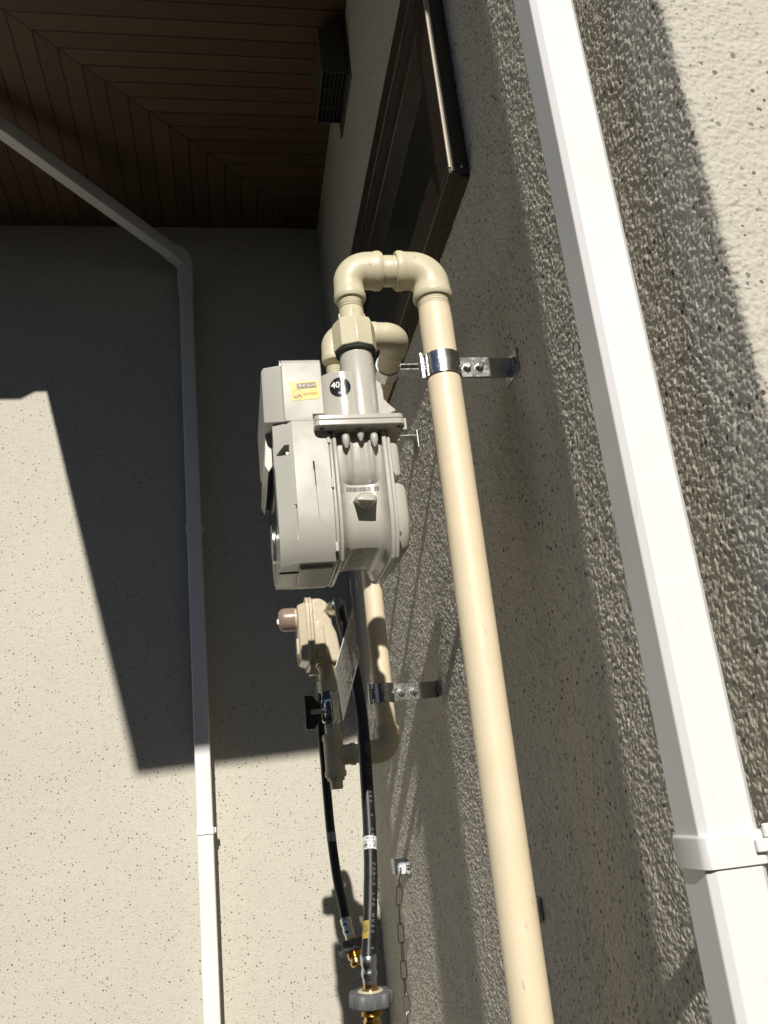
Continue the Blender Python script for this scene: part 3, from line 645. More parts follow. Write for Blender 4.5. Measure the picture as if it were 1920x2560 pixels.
# yellow sticker with its print, on the side of the top cover
Bp = lambda x, y: aty(640 + x / 6.381, 860 + y / 6.381, MY0)
def flat_poly(bm, pts, y, t=0.00025): prism(bm, [(p.x, y, p.z) for p in pts], (0, -t, 0))
def quad_rr(a, b, c, d, r=0.12, n=4):
    """rounded quad through corners a b c d (TL TR BR BL)"""
    P = [a, b, c, d]; out_ = []
    for i in range(4):
        p, pr, nx = P[i], P[i-1], P[(i+1) % 4]; L = min((pr-p).length, (nx-p).length) * r
        s = p + (pr-p).normalized() * L; e = p + (nx-p).normalized() * L
        for k in range(n + 1):
            t = k / n; out_.append(s * (1-t)**2 + p * 2*t*(1-t) + e * t*t)
    return out_
YS = MY0 + 0.00025
bm = BM(); flat_poly(bm, quad_rr(Bp(520, 610), Bp(985, 580), Bp(1028, 868), Bp(565, 905)), YS); st = ob('sticker', bm, M['yellow'], gm, smooth=0)
st['label'] = 'yellow sticker with a brown title band and a round mark'
bm = BM(); flat_poly(bm, quad_rr(Bp(643, 633), Bp(952, 606), Bp(972, 692), Bp(654, 722)), YS - 0.0003, 0.0001); ob('title_band', bm, M['band'], st, smooth=0)
xd = (Bp(960, 640) - Bp(650, 668)); yd = (Bp(800, 560) - Bp(815, 700))
c0 = Bp(808, 664); text_mesh('title', 'マイコンS', 0.0039, Vector((c0.x, YS - 0.0005, c0.z)), xd, yd, M['whiteink'], st)
c0 = Bp(662, 826); text_mesh('mark_text', 'LIA', 0.0052, Vector((c0.x, YS - 0.0006, c0.z)), xd, yd, M['band'], st)
c0 = Bp(868, 795); text_mesh('small_text', '電子式遮断', 0.0027, Vector((c0.x, YS - 0.0004, c0.z)), xd, yd, M['orange'], st)
c0 = Bp(665, 805); bm = BM(); tube(bm, [Vector((c0.x + 0.0048*math.cos(t*math.pi/14), YS - 0.00035, c0.z + 0.0047*math.sin(t*math.pi/14))) for t in range(28)], 0.00018, 6, closed=True); ob('mark_ring', bm, M['orange'], st)
# necks, fairing with the round capacity badge, top plate
ZP = 0.3535
bm = BM(); lathe(bm, (NX, PY, ZP), (0, 0, 1), [(0, 0.0176), (0.0735, 0.0172), (0.075, 0.0166), (0.0805, 0.0166)], 48); ob('inlet_neck', bm, MM, gm)
bm = BM(); lathe(bm, (NX - 0.001, NY2, ZP), (0, 0, 1), [(0, 0.0174), (0.0725, 0.0168), (0.0785, 0.0164)], 40); ob('outlet_neck', bm, MM, gm)
zf = 0.4075; FR, FXC, FYC = 0.036, 0.1245, 0.8028
arcp = [(FXC + FR * math.sin(t), FYC - FR * math.cos(t)) for t in [(-0.64 + 0.86 * k / 16) for k in range(17)]]
bm = BM(); prism(bm, [(0.0996, arcp[0][1] + 0.004, ZP)] + [(x, y, ZP) for x, y in arcp] + [(arcp[-1][0], 0.80, ZP), (0.0996, 0.80, ZP)], (0, 0, zf - ZP)); fair = ob('neck_fairing', bm, M['gloss'], gm, bevel=0.0008, seg=2)
c0 = A(741, 376, 0.7672)
def onf(dx, dz, lift):
    t = math.asin((c0.x - FXC) / FR) + dx / FR; return Vector((FXC + (FR + lift) * math.sin(t), FYC - (FR + lift) * math.cos(t), c0.z + dz))
bm = BM(); cv = bm.verts.new(onf(0, 0, 0.0003)); rings = [[bm.verts.new(onf(rr * math.cos(a), rr * math.sin(a), 0.0003)) for a in [k * math.pi / 20 for k in range(40)]] for rr in (0.003, 0.006, 0.0085, 0.0104)]
for k in range(40): bm.faces.new((cv, rings[0][k], rings[0][(k+1) % 40]))
for a, b in zip(rings[:-1], rings[1:]):
    for k in range(40): bm.faces.new((a[k], b[k], b[(k+1) % 40], a[(k+1) % 40]))
bd = ob('capacity_badge', bm, M['disc'], gm, smooth=60)
pb = onf(-0.0042, 0.0022, 0.00045); text_mesh('badge_number', '40', 0.0088, pb, onf(-0.002, 0, 0) - onf(-0.006, 0, 0), (0, 0, 1), M['whiteink'], bd)
pb = onf(-0.0005, -0.0065, 0.00045); text_mesh('badge_small_text', '10', 0.0036, pb, onf(0.001, 0, 0) - onf(-0.002, 0, 0), (0, 0, 1), M['whiteink'], bd)
sh = [A(1003, 335, 0.79), A(1040, 360, 0.79), A(1056, 420, 0.79), A(1062, 475, 0.79), A(1100, 515, 0.79), A(1158, 560, 0.79)]
bm = BM(); prism(bm, [(0.14, 0.786, ZP), (0.14, 0.786, sh[0].z)] + [(p.x, 0.786, max(ZP, p.z)) for p in sh], (0, 0.142, 0)); ob('shoulder', bm, MM, gm, bevel=0.0014, seg=3)
def plate(z0, z1, x0, x1, y0, y1, r): 
    bm = BM(); L = rrect((x0+x1)/2, (y0+y1)/2, (x1-x0)/2, (y1-y0)/2, r, 5); loft(bm, [[(a, b, z) for a, b in L] for z in (z0, z1)]); return bm
PF = 0.7515
px0, px1 = A(550, 620, PF).x, A(1222, 600, PF).x; pzt, pzb = A(880, 572, PF).z, A(880, 653, PF).z; pzm = pzt + (pzb - pzt) * 0.47
tp = ob('top_plate', plate(pzm + 0.0002, pzt, px0 + 0.0004, px1 - 0.0006, PF + 0.0006, 0.957, 0.006), MM, gm, bevel=0.0009)
ob('gasket_plate', plate(pzb, pzm - 0.0002, px0, px1, PF, 0.958, 0.006), MM, gm, bevel=0.0009)
bm = BM(); box(bm, (0.1045, 0.776, pzb - 0.0095), (0.1625, 0.957, pzb)); ob('plate_web', bm, MM, gm, bevel=0.0012)
bm = BM(); box(bm, (px1 - 0.002, 0.758, pzb - 0.004), (px1 + 0.0024, 0.766, pzt - 0.003)); ob('plate_clip', bm, MM, gm, bevel=0.0008)
for zx, yy in ((596, 0.7605), (1165, 0.7605), (596, 0.949), (1165, 0.949)):
    q = A(zx, 560, 0.7605); bm = BM(); lathe(bm, (q.x, yy, pzt), (0, 0, 1), [(0, 0.0030), (0.0016, 0.0030), (0.0024, 0.0020)], 14); ob('plate_bolt', bm, M['zinc'], tp)
for zx, zy in ((605, 662), (1172, 636)):
    q = A(zx, zy, 0.758); bm = BM(); lathe(bm, (q.x, 0.7585, pzb + 0.0003), (0, 0, -1), [(0, 0.0019), (0.001, 0.0019)], 12); ob('plate_hole', bm, M['dark'], tp)
# body: two flanges, barrel with its recess, back dome
def fl(x0, x1, ins=0.0, bot=MZB, top=0.343):
    bm = BM(); loft(bm, [out(x0, 0.0008 + ins, top, bot), out(x0 + 0.0008, ins, top, bot), out(x1 - 0.0008, ins, top, bot), out(x1, 0.0008 + ins, top, bot)]); return bm
FA0, FA1, FB0, FB1 = 0.1006, 0.1078, 0.1520, 0.1600
ob('front_flange', fl(FA0, 0.1040, 0.0012), MM, gm, smooth=28); ob('front_flange', fl(0.1043, FA1), MM, gm, smooth=28)
ob('rear_flange', fl(FB0, 0.1562), MM, gm, smooth=28); ob('rear_flange', fl(0.1565, FB1, 0.0010), MM, gm, smooth=28)
def insf(x):
    e = max(0.0, min(x - FA1 + 0.0005, FB0 + 0.001 - x)); return 0.0175 - 0.0160 * math.exp(-e / 0.0034)
prof = []
n = 20
for k in range(n + 1):
    t = k / n; x = FA1 - 0.0005 + (FB0 + 0.001 - FA1) * t
    e = min(t, 1 - t) * (FB0 - FA1)
    ins = insf(x)
    prof.append((x, ins))
bm = BM(); loft(bm, [out(x, i, 0.335, MZB - 0.002) for x, i in prof]); barrel = ob('barrel', bm, MM, gm, smooth=32)
# upper casting: bulging block with two ribs, undercut above the barrel
bm = BM(); L = []
for z, ins in ((0.3480, 0.0005), (0.334, 0.0010), (0.318, 0.0018), (0.306, 0.0030), (0.2985, 0.0050), (0.2940, 0.0085), (0.2905, 0.0135), (0.2890, 0.0180)):
    ring = []
    nx = 36
    x0, x1 = FA1 - 0.0004, FB0 + 0.0004
    for k in range(nx + 1):
        x = x0 + (x1 - x0) * k / nx
        wv = 0.0042 * (math.exp(-((x - 0.1195) / 0.0030)**2) + math.exp(-((x - 0.1415) / 0.0030)**2))
        s = math.sin(math.pi * (k / nx)) 
        mid = 0.0014 * math.exp(-((x - 0.1305) / 0.0055)**2)
        fade = max(0.0, min(1.0, (z - 0.2935) / 0.008))
        ring.append((x, MY0 + 0.0075 + ins - (wv + mid) * fade - 0.0018 * s * fade + 0.001 * (1 - min(1, 6 * s)), z))
    ring += [(x1, MY1 - 0.006, z), (x0, MY1 - 0.006, z)]
    L.append(ring)
loft(bm, L); ob('upper_casting', bm, MM, gm, smooth=60)
for zx, zy, dz in ((783, 742, 0.012), (890, 690, 0.009), (993, 732, 0.012)):
    q = A(zx, zy, 0.7625); bm = BM(); 
    lathe(bm, (q.x, 0.7640, q.z - 0.0115), (0, 0, 1), [(0, 0.0012), (0.003, 0.0026), (0.006, 0.0036), (0.010, 0.0038), (0.0125, 0.0035), (0.0140, 0.0024), (0.0146, 0.0005)], 20); ob('casting_boss', bm, MM, gm, smooth=60)
# barcode and port boss on the barrel
yb = MY0 + 0.0172
b0, b1 = A(788, 1140, yb), A(1021, 1132, yb); rng = random.Random(3); bm = BM(); x = b0.x
while x < b1.x:
    wd = rng.choice((0.0003, 0.0005, 0.0006, 0.0008)); t = (x - b0.x) / (b1.x - b0.x); zc = b0.z + (b1.z - b0.z) * t
    yq = MY0 + min(insf(x), insf(x + wd)); box(bm, (x, yq - 0.0004, zc - 0.0021), (x + wd, yq + 0.0012, zc + 0.0021)); x += wd + rng.choice((0.0003, 0.0004, 0.0005, 0.0006))
ob('barcode', bm, M['ink'], gm, smooth=0)
text_mesh('serial_number', '41 207', 0.0021, (A(905, 1163, yb).x, yb - 0.0003, A(905, 1163, yb).z), xd, (0, 0, 1), M['ink'], gm) if False else None
bm = BM()
yf = 0.7600
for zx, zy, y in ((868, 1212, yf), (905, 1192, yf), (975, 1192, yf), (1000, 1216, yf), (868, 1188, yf + 0.002), (905, 1168, yf + 0.002), (968, 1166, yf + 0.002), (998, 1186, yf + 0.002),
                  (832, 1206, yb + 0.002), (880, 1160, yb + 0.002), (985, 1152, yb + 0.002), (1018, 1190, yb + 0.002), (900, 1285, yb + 0.002), (962, 1280, yb + 0.002), (832, 1222, yb + 0.002), (1014, 1215, yb + 0.002), (930, 1298, yb + 0.002)):
    bm.verts.new(A(zx, zy, y))
bmesh.ops.convex_hull(bm, input=bm.verts[:]); bmesh.ops.delete(bm, geom=[v for v in bm.verts if not v.link_faces], context='VERTS'); bo_ = ob('port_boss', bm, MM, gm, smooth=20, bevel=0.0006)
# rear dome (two bulges)
bm = BM(); loft(bm, [out(FB1, 0.0085, 0.30), out(0.165, 0.0085, 0.30), out(0.1700, 0.0105, 0.30), out(0.1728, 0.0140, 0.30), out(0.1740, 0.020, 0.30)]); ob('rear_dome', bm, MM, gm, smooth=50)
bm = BM(); loft(bm, [yz(x, MY0 + 0.002, MY1 - 0.002, 0.292, 0.340, (0.006, 0.012, 0.012, 0.006), i, 6) for x, i in ((FB1 - 0.001, 0.004), (0.1640, 0.004), (0.1672, 0.0055), (0.1690, 0.009), (0.1695, 0.013))]); ob('rear_bulge', bm, MM, gm, smooth=50)
for zx, zy in ((1160, 1008), (1205, 1452)):
    q = A(zx, zy, MY0 + 0.002); bm = BM(); dome(bm, (FB1, MY0 + 0.006, q.z), (1, 0, 0), 0.0028, 0.002); ob('flange_screw', bm, M['zinc'], gm)
for zx, zy in ((660, 760), (695, 1090), (735, 1545)):
    q = A(zx, zy, MY0); bm = BM(); box(bm, (FA0 - 0.0016, MY0 - 0.0010 + (0.006 if zy > 1500 else 0), q.z - 0.0045), (FA0 + 0.0012, MY0 + 0.006 + (0.006 if zy > 1500 else 0), q.z + 0.0045)); ob('flange_clip', bm, MM, gm, bevel=0.0005)
# ------------------------------------------------------------------ regulator
rg = empty('gas_regulator', (0.125, 1.30, 0.19), 'small beige gas regulator with a brown cap, below the meter', 'regulator')
RY = 1.30
def Rg(x, y, d=RY): return aty(680 + x / 7.541, 1460 + y / 7.541, d)
RZ = 0.252                                                  # diaphragm centre
capz = Rg(240, 650).z
bm = BM(); lathe(bm, (0.0965, RY + 0.012, capz), (-1, 0, 0), [(0, 0.0178), (0.016, 0.0176), (0.0205, 0.0160), (0.0235, 0.0120), (0.0245, 0.006), (0.0246, 0.001)], 36); cp = ob('cap', bm, M['brown'], rg, smooth=50)
bm = BM(); box(bm, (0.0695, RY - 0.002, capz - 0.0085), (0.0725, RY + 0.001, capz - 0.001)); ob('cap_seal', bm, M['tape'], cp, bevel=0.0004)
bm = BM(); lathe(bm, (0.0960, RY + 0.012, capz), (1, 0, 0), [(0, 0.0165), (0.004, 0.0165), (0.013, 0.0168), (0.018, 0.019)], 36); ob('bonnet_neck', bm, M['reg'], rg, smooth=40)
def rl(x, ins, r=0.016, z0=0.203, z1=0.305): return yz(x, RY - 0.034, RY + 0.060, z0, z1, (r, r, r, r), ins, 6)
bm = BM(); loft(bm, [rl(0.0990, 0.012), rl(0.1005, 0.0095), rl(0.1085, 0.0070), rl(0.1120, 0.0055)]); ob('bonnet', bm, M['reg'], rg, smooth=40)
bm = BM(); loft(bm, [rl(0.1105, 0.0008), rl(0.1113, 0.0), rl(0.1153, 0.0), rl(0.1158, 0.0008)], True); loft(bm, [rl(0.1160, 0.0008), rl(0.1166, 0.0), rl(0.1198, 0.0), rl(0.1206, 0.0008)], True); ob('flange', bm, M['reg'], rg, smooth=30)
# rear casting
bm = BM(); P_ = [(0.1200, 0.206), (0.1200, 0.303), (0.1340, 0.303), (0.1440, 0.296), (0.1475, 0.281), (0.1495, 0.262), (0.1545, 0.250), (0.1575, 0.232), (0.1585, 0.212), (0.1560, 0.206)]
prism(bm, [(x, RY - 0.021, z) for x, z in P_], (0, 0.062, 0)); ob('rear_casting', bm, M['reg'], rg, bevel=0.004, seg=3, smooth=40)
bm = BM(); prism(bm, [(0.1215, RY - 0.0265, 0.213), (0.1215, RY - 0.0265, 0.262), (0.1355, RY - 0.0265, 0.262), (0.1390, RY - 0.0265, 0.213)], (0, 0.01, 0)); ob('side_pad', bm, M['reg'], rg, bevel=0.0025, seg=3)
for x, y in ((880, 735), (935, 1150), (952, 1415)):
    q = Rg(x, y, RY - 0.028); bm = BM(); lathe(bm, (q.x, RY - (0.0265 if y > 1000 else 0.021), q.z), (0, -1, 0), [(0, 0.0036 if y < 1000 else 0.0024), (0.0024, 0.0033 if y < 1000 else 0.0022), (0.0028, 0.002 if y < 1000 else 0.0014)], 16); ob('rivet', bm, M['reg'], rg, smooth=40)
bm = BM(); lathe(bm, (TX, RY, 0.212), (0, 0, -1), [(0, 0.0170), (0.006, 0.0150), (0.020, 0.0138), (0.028, 0.0138)], 28); ob('inlet_neck', bm, M['reg'], rg, smooth=50)
q = Rg(95 + 1000, 495, RY - 0.02); HP = Vector((0.1535, RY - 0.030, 0.2855)); HD = Vector((0.45, -0.85, 0.12)).normalized()
bm = BM(); lathe(bm, HP - HD * 0.030, HD, [(0, 0.0125), (0.014, 0.0125), (0.015, 0.0105), (0.028, 0.0105)], 6); ob('hose_port', bm, M['reg'], rg, bevel=0.0006)
bm = BM(); lathe(bm, HP - HD * 0.006, HD, [(0, 0.0112), (0.010, 0.0116), (0.0145, 0.0108)], 28); ob('port_sleeve', bm, M['zinc'], rg)
bm = BM(); prism(bm, [(0.1130, RY - 0.031, 0.203), (0.1180, RY - 0.031, 0.203), (0.1240, RY - 0.031, 0.189), (0.1090, RY - 0.031, 0.189)], (0, 0.016, 0)); ob('vent_spout', bm, M['reg'], rg, bevel=0.0008)
bm = BM(); box(bm, (0.0955, RY - 0.012, 0.2225), (0.0992, RY + 0.010, 0.246)); ob('maker_plate', bm, M['reg'], rg, bevel=0.0012)
# ------------------------------------------------------------------ ball valve
vx = TX; bv = empty('ball_valve', (vx, QY, 0.135), 'chromed ball valve with a black butterfly handle under the beige regulator', 'valve')
bm = BM(); lathe(bm, (vx, QY, 0.166), (0, 0, 1), [(0, 0.0150), (0.001, 0.0162), (0.015, 0.0162), (0.0175, 0.0145)], 8); ob('union_nut', bm, M['beige_smooth'], bv, bevel=0.0007)
bm = BM(); lathe(bm, (vx, QY, 0.154), (0, 0, 1), [(0, 0.0132), (0.012, 0.0132)], 6); ob('hex_end', bm, M['chrome'], bv, bevel=0.0006)
bm = BM(); lathe(bm, (vx, QY, 0.1225), (0, 0, 1), [(0, 0.0118), (0.002, 0.0132), (0.013, 0.0132), (0.0145, 0.0118), (0.018, 0.0122), (0.026, 0.0134), (0.032, 0.0125)], 32); ob('body', bm, M['chrome'], bv, smooth=40)
bm = BM(); lathe(bm, (vx, QY, 0.1135), (0, 0, 1), [(0, 0.0112), (0.009, 0.0112)], 6); ob('hex_end', bm, M['chrome'], bv, bevel=0.0006)
bm = BM(); lathe(bm, (vx - 0.010, QY, 0.139), (-1, 0, 0), [(0, 0.0078), (0.004, 0.0078), (0.0045, 0.0062), (0.009, 0.0062), (0.0095, 0.0045), (0.020, 0.0045)], 24); ob('stem', bm, M['chrome'], bv, smooth=40)
bm = BM(); hz_ = 0.139
prof_h = [(-0.0270, 0.0240), (-0.0150, 0.0240), (-0.0065, 0.0130), (-0.0040, 0.0065), (-0.0040, -0.0065), (-0.0065, -0.0130), (-0.0150, -0.0240), (-0.0270, -0.0240)]
prism(bm, [(vx - 0.0105 + x, QY - 0.006, hz_ + z) for x, z in prof_h], (0, 0.012, 0)); ob('handle', bm, M['black'], bv, bevel=0.0018, seg=3)
bm = BM(); lathe(bm, (vx - 0.0195, QY - 0.0062, hz_), (0, 1, 0), [(0, 0.0001), (0.0001, 0.0050), (0.0002, 0.0050)], 12); bm.free()
bm = BM(); box(bm, (vx - 0.0290, QY - 0.0066, hz_ - 0.0035), (vx - 0.0130, QY - 0.0058, hz_ + 0.0035)); ob('handle_insert', bm, M['steel_dull'], bv, bevel=0.0003)
# ------------------------------------------------------------------ hoses
HR = 0.0083
def hose(name_label, path, group, loc, r=HR):
    o = empty('gas_hose', loc, name_label, 'gas hose', group)
    sp_ = smooth_path(path, 10); bm = BM(); tube(bm, sp_, r, 28); ob('hose', bm, M['rubber'], o, smooth=60)
    return o, sp_
ha_pts = [HP + HD * 0.000, HP + HD * 0.012] + [aty(u, v, y) for u, v, y in ((857, 1558, 1.240), (877, 1632, 1.232), (892, 1710, 1.222), (904, 1790, 1.210), (911, 1870, 1.198), (917, 1960, 1.182), (923, 2060, 1.164), (926.5, 2160, 1.146), (925.5, 2270, 1.126), (921, 2395, 1.104))]
hA, pA = hose('front black rubber gas hose with white tape label and pale lettering, nearest the camera', ha_pts, 'black gas hoses', ha_pts[-1])
hb_pts = [aty(u, v, y) for u, v, y in ((806, 1575, 1.355), (805, 1590, 1.40), (803, 1640, 1.47), (801, 1700, 1.53), (801, 1770, 1.58), (804, 1835, 1.610), (811, 1900, 1.622), (818, 1985, 1.628), (827.5, 2085, 1.622), (842, 2190, 1.602), (855, 2255, 1.585), (864.5, 2302, 1.57))]
hB, pB = hose('rear black rubber gas hose hanging behind the valve, ending in a tilted brass fitting', hb_pts, 'black gas hoses', hb_pts[-1], 0.0079)
def along(P, u, v):                                        # index of the path point nearest a photo position
    tgt = ROT @ _ray0(u, v); tgt.normalize()
    return min(range(len(P)), key=lambda i: (P[i].normalized() - tgt).length)
def sleeve(name, P, i0, i1, r, mat, par):
    bm = BM(); tube(bm, P[i0:i1+1], r, 28); return ob(name, bm, mat, par, smooth=60)
def resample(P, d):
    out_ = [P[0].copy()]; acc = 0
    for a, b in zip(P[:-1], P[1:]):
        L = (b - a).length; t = d - acc
        while t <= L: out_.append(a + (b - a) * (t / L)); t += d
        acc = (acc + L) % d
    return out_
FA_, FB_ = resample(pA, 0.002), resample(pB, 0.002)
def hose_text(P, i0, body, size, side, par, step=2, facing=None):
    """pale lettering printed lengthwise on the hose, reading downwards"""
    bm = BM(); 
    for k, ch in enumerate(body):
        if ch == ' ': continue
        i = min(len(P) - 2, i0 + k * step); p = P[i]; d = (P[i+1] - P[i-1]).normalized()
        view = (-p).normalized(); view = (view - d * view.dot(d)).normalized(); rt = d.cross(view).normalized()
        if rt.x < 0: rt = -rt
        n = (view * math.cos(side) + rt * math.sin(side)).normalized(); yd_ = n.cross(d).normalized()
        q = text_mesh('letter', ch, size, (0, 0, 0), d, yd_, M['hoseink'], None, 0.0001)
        q.data.transform(Matrix.Translation(p + n * (HR + 0.00012))); bm.from_mesh(q.data); me = q.data; bpy.data.objects.remove(q); bpy.data.meshes.remove(me)
    return ob('lettering', bm, M['hoseink'], par, smooth=0)
for (u, v), body in (((913, 1862), 'ゴムホ  LPG  NX80. 9  GB'), ((927, 2165), 'ガスホース LPG NX80. 9')):
    hose_text(FA_, along(FA_, u, v), body, 0.0053, 0.42, hA, 3)
i0, i1 = along(FA_, 925, 2094), along(FA_, 926.5, 2127); tp_ = sleeve('tape_label', FA_, i0, i1, HR + 0.0003, M['tape'], hA); tp_['label'] = 'white tape label with black print'
for k, (body, sz, off) in enumerate((('(株)ガス', 0.0056, 0.76), ('2017-05', 0.0036, 0.45), ('08318', 0.0036, 0.18))):
    pc = FA_[i0] + (FA_[i1] - FA_[i0]) * off; d = (FA_[i1] - FA_[i0]).normalized(); bm = BM()
    view = (-pc).normalized(); view = (view - d * view.dot(d)).normalized(); rt = d.cross(view).normalized(); rt = rt if rt.x > 0 else -rt
    for j, ch in enumerate(body):
        a = (j - (len(body) - 1) / 2) * sz * (0.9 if k == 0 else 0.62) / HR
        if abs(a) > 1.35: continue
        n = view * math.cos(a) + rt * math.sin(a); q = text_mesh('letter', ch, sz, (0, 0, 0), n.cross(d) if n.cross(d).dot(rt) > 0 else -n.cross(d), -d, M['ink'], None, 0.0001)
        q.data.transform(Matrix.Translation(pc + n * (HR + 0.00055))); bm.from_mesh(q.data); me = q.data; bpy.data.objects.remove(q); bpy.data.meshes.remove(me)
    ob('label_print', bm, M['ink'], tp_, smooth=0)
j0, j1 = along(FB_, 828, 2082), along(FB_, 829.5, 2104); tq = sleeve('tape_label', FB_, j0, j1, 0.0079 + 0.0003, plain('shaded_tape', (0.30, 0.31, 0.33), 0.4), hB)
# gold seal sticker on the front hose
i2 = along(FA_, 922, 2327); pc = FA_[i2]; d = (FA_[i2+2] - FA_[i2-2]).normalized(); view = (-pc).normalized(); view = (view - d * view.dot(d)).normalized(); rt = d.cross(view); rt = rt if rt.x > 0 else -rt
bm = BM(); nseg = 8; R0 = HR + 0.00025
rows = [[pc + d * t + (view * math.cos(a) + rt * math.sin(a)) * R0 for a in [(-1.15 + 1.05 * k / nseg) for k in range(nseg + 1)]] for t in (-0.0098, -0.0090, 0.0090, 0.0098)]
V = [[bm.verts.new(p) for p in r] for r in rows]
for a, b in zip(V[:-1], V[1:]):
    for k in range(nseg): bm.faces.new((a[k], a[k+1], b[k+1], b[k]))
bmesh.ops.solidify(bm, geom=bm.faces[:], thickness=0.0002)
gs = ob('seal_sticker', bm, M['yellow'], hA, smooth=60)
bm = BM()
for rr_, tt in ((0.0034, 0.00022), (0.0018, 0.0003)):
    a0 = -0.62; tube(bm, [pc + d * (rr_ * 1.3 * math.sin(t * math.pi / 10) - 0.001) + (view * math.cos(a0 + rr_ / HR * math.cos(t * math.pi / 10)) + rt * math.sin(a0 + rr_ / HR * math.cos(t * math.pi / 10))) * (R0 + 0.0003) for t in range(20)], tt, 6, closed=True)
ob('seal_mark', bm, M['ink'], gs)
def coupling(par, p, d, tilt_mat=None, gap=0.0):
    d = Vector(d).normalized()
    bm = BM(); lathe(bm, p - d * 0.004, d, [(t_ * 0.74, r_) for t_, r_ in ((0, 0.0086), (0.001, 0.0094), (0.012, 0.0093), (0.016, 0.0086), (0.019, 0.0080), (0.023, 0.0090), (0.027, 0.0094), (0.031, 0.0088), (0.035, 0.0076), (0.037, 0.0082), (0.040, 0.0078))], 32); ob('ferrule', bm, M['zinc'], par, smooth=60)
    bm = BM(); lathe(bm, p + d * 0.0235, d, [(0, 0.0078), (0.0080, 0.0078), (0.0085, 0.0098), (0.0100, 0.0105), (0.022, 0.0105), (0.0225, 0.0090), (0.034, 0.0090)], 32); stm = ob('brass_stem', bm, M['brass'], par, smooth=40)
    lobes = lambda f: 1 + 0.065 * max(-0.6, math.cos(f * 2 * math.pi * 9)) 
    c = p + d * 0.0335
    bm = BM(); lathe(bm, c, d, [(0, 0.0120), (0.0002, 0.0220), (0.002, 0.0240), (0.0135, 0.0240), (0.0155, 0.0220), (0.0155, 0.0120)], 100, True, lambda f: lobes(f)); kn = ob('hand_wheel', bm, M['greyplast'], par, smooth=45)
    bm = BM(); lathe(bm, c - d * 0.0012, d, [(0, 0.0120), (0.0014, 0.0150)], 36); ob('washer', bm, M['beige_smooth'], kn)
    bm = BM(); lathe(bm, c + d * 0.0140, d, sum([[(k*0.0014, 0.0108), (k*0.0014 + 0.0007, 0.0116)] for k in range(8)], []) + [(0.0120, 0.0085), (0.015, 0.0085), (0.016, 0.0098), (0.020, 0.0098), (0.0225, 0.0080), (0.0230, 0.0055), (0.021, 0.004)], 32); ob('brass_tip', bm, M['brass'], par, smooth=40)
dA = (pA[-1] - pA[-4]).normalized(); coupling(hA, pA[-1], Vector((-0.02, 0.06, -1)))
coupling(hB, pB[-1], (aty(893, 2412, 1.545) - pB[-1]).normalized())
# ------------------------------------------------------------------ hanging paper tag
c1, c2, c3, c4 = aty(882.6, 1516.3, 0.900), aty(899, 1644, 0.950), aty(858.5, 1805.6, 0.905), aty(839.5, 1668.5, 0.855)
c3 = c2 + c4 - c1
tg = empty('paper_tag', c1, 'printed white paper tag hanging cornerwise on a thin string below the meter', 'tag')
ux = (c2 - c1); uy = (c4 - c1); nrm = ux.cross(uy).normalized()
if nrm.dot(c1) > 0: nrm = -nrm
bm = BM(); prism(bm, [c1, c2, c3, c4], -nrm * 0.0006); ob('card', bm, M['paper'], tg, smooth=0)
rng = random.Random(5); bm = BM()
for r_ in range(19):                                         # rows of small print (too small to read)
    s = 0.07 + 0.046 * r_
    if s > 0.93: break
    t = 0.06
    while t < 0.66 + 0.2 * (r_ % 3 == 0):
        wd = rng.uniform(0.006, 0.02)
        if rng.random() < 0.72:
            P0 = c1 + ux * s + uy * t; prism(bm, [P0 + nrm * 0.0001, P0 + ux * 0.016 + nrm * 0.0001, P0 + ux * 0.016 + uy * wd + nrm * 0.0001, P0 + uy * wd + nrm * 0.0001], nrm * 0.00008)
        t += wd + 0.007
ob('small_print', bm, M['ink'], tg, smooth=0)
bm = BM(); P0 = c1 + ux * 0.80 + uy * 0.30
prism(bm, [P0 + nrm*0.0002 + ux * a + uy * b for a, b in ((0, 0.03), (0.05, 0.0), (0.10, 0.03), (0.07, 0.06), (0.09, 0.12), (0.02, 0.09))], nrm * 0.0001); ob('print_mark', bm, M['ink'], tg, smooth=0)
h0 = Vector((0.1215, 0.855, 0.2190))
bm = BM(); q = c1 + ux * 0.55 + uy * 0.06
tube(bm, smooth_path([h0, aty(876.5, 1475, 0.875), aty(882, 1500, 0.89), c1 + ux * 0.25 + uy * 0.05 + nrm * 0.0006, q + nrm * 0.0008], 6), 0.00035, 6)
tube(bm, smooth_path([h0 + Vector((0.006, 0, 0)), aty(891, 1470, 0.885), aty(891.5, 1520, 0.90), aty(889.5, 1570, 0.915), q + nrm * 0.0009], 6), 0.00035, 6)
tube(bm, [q + nrm * 0.0009, q + ux * 0.06 + nrm * 0.0012, q + ux * 0.07 + uy * 0.04 + nrm * 0.0008], 0.0006, 6)
ob('string', bm, M['string'], tg, smooth=60)
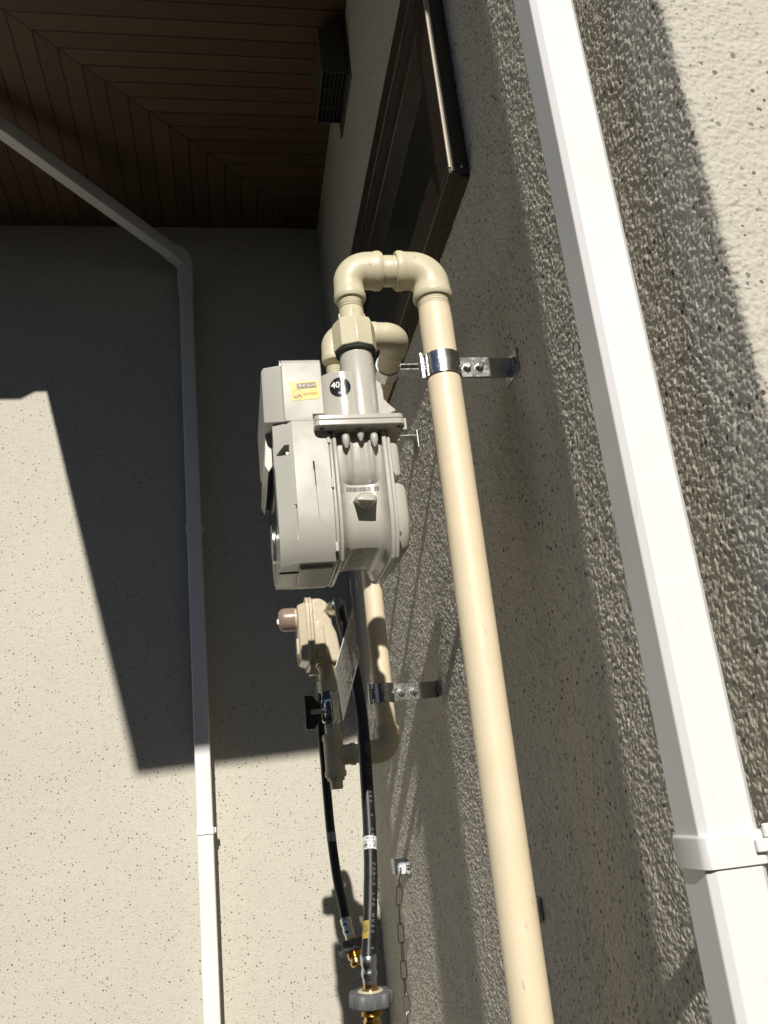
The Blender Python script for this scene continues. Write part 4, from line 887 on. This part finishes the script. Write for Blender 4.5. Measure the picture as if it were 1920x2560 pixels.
# ------------------------------------------------------------------ wall hook plate and chain
k0 = atx(1020, 2165, WX); ky = k0.y; kz = k0.z
hk = empty('wall_hook', (WX, ky, kz), 'small bright zinc angle plate screwed to the wall, holding the chain', 'wall hook')
zt_, zb_ = aty(1000, 2147, ky).z, aty(1000, 2187, ky).z
bm = BM(); box(bm, (WX - 0.0022, ky - 0.030, zb_), (WX - 0.0003, ky + 0.012, zt_)); ob('wall_leaf', bm, M['zinc'], hk, bevel=0.0004)
xl = aty(981, 2165, ky).x
bm = BM(); box(bm, (xl + 0.006, ky + 0.0100, zb_), (WX - 0.0023, ky + 0.0120, zt_)); prism(bm, [(xl + 0.0058, ky + 0.0122, zb_), (xl + 0.0058, ky + 0.0122, zt_), (xl + 0.007, ky + 0.055, zt_), (xl + 0.007, ky + 0.055, zb_)], (0.0015, 0.0001, 0)); ob('hook_leaf', bm, M['galv'], hk, bevel=0.0004)
bm = BM(); hexhead(bm, (WX - 0.0022, ky - 0.016, (zt_ + zb_) / 2 - 0.002), (-1, 0, 0), 0.0055, 0.004); ob('screw', bm, M['zinc'], hk, bevel=0.0004)
ch = empty('chain', (xl, ky, kz), 'thin steel chain of long links hanging down the wall from the small zinc plate', 'chain')
cpx = [(1001, 2172), (998.5, 2215), (996.5, 2262), (1000, 2310), (1004, 2357), (1007, 2402), (1010.5, 2448), (1014, 2490), (1017, 2530), (1019, 2572), (1021, 2612)]
cy_ = ky + 0.004
pts = [aty(u, v, cy_ + 0.002 * i) for i, (u, v) in enumerate(cpx)]
for i, (a, b) in enumerate(zip(pts[:-1], pts[1:])):
    mid = (a + b) / 2; d = (b - a).normalized(); L = (b - a).length / 2 + 0.0012; wv = 0.0052
    view = (-mid).normalized(); view = (view - d * view.dot(d)).normalized(); side_ = d.cross(view)
    ang = 0.12 if i % 2 else 1.35 + 0.1 * math.sin(i); s_ = side_ * math.cos(ang) + view * math.sin(ang)
    pth = []
    for k in range(9): t = math.pi * k / 8; pth.append(mid + d * (L - wv + wv * math.sin(t)) + s_ * (wv * math.cos(t)))
    for k in range(9): t = math.pi * k / 8; pth.append(mid - d * (L - wv + wv * math.sin(t)) - s_ * (wv * math.cos(t)))
    bm = BM(); tube(bm, pth, 0.0015, 8, closed=True); ob('link', bm, M['steel_dull'], ch, smooth=60)
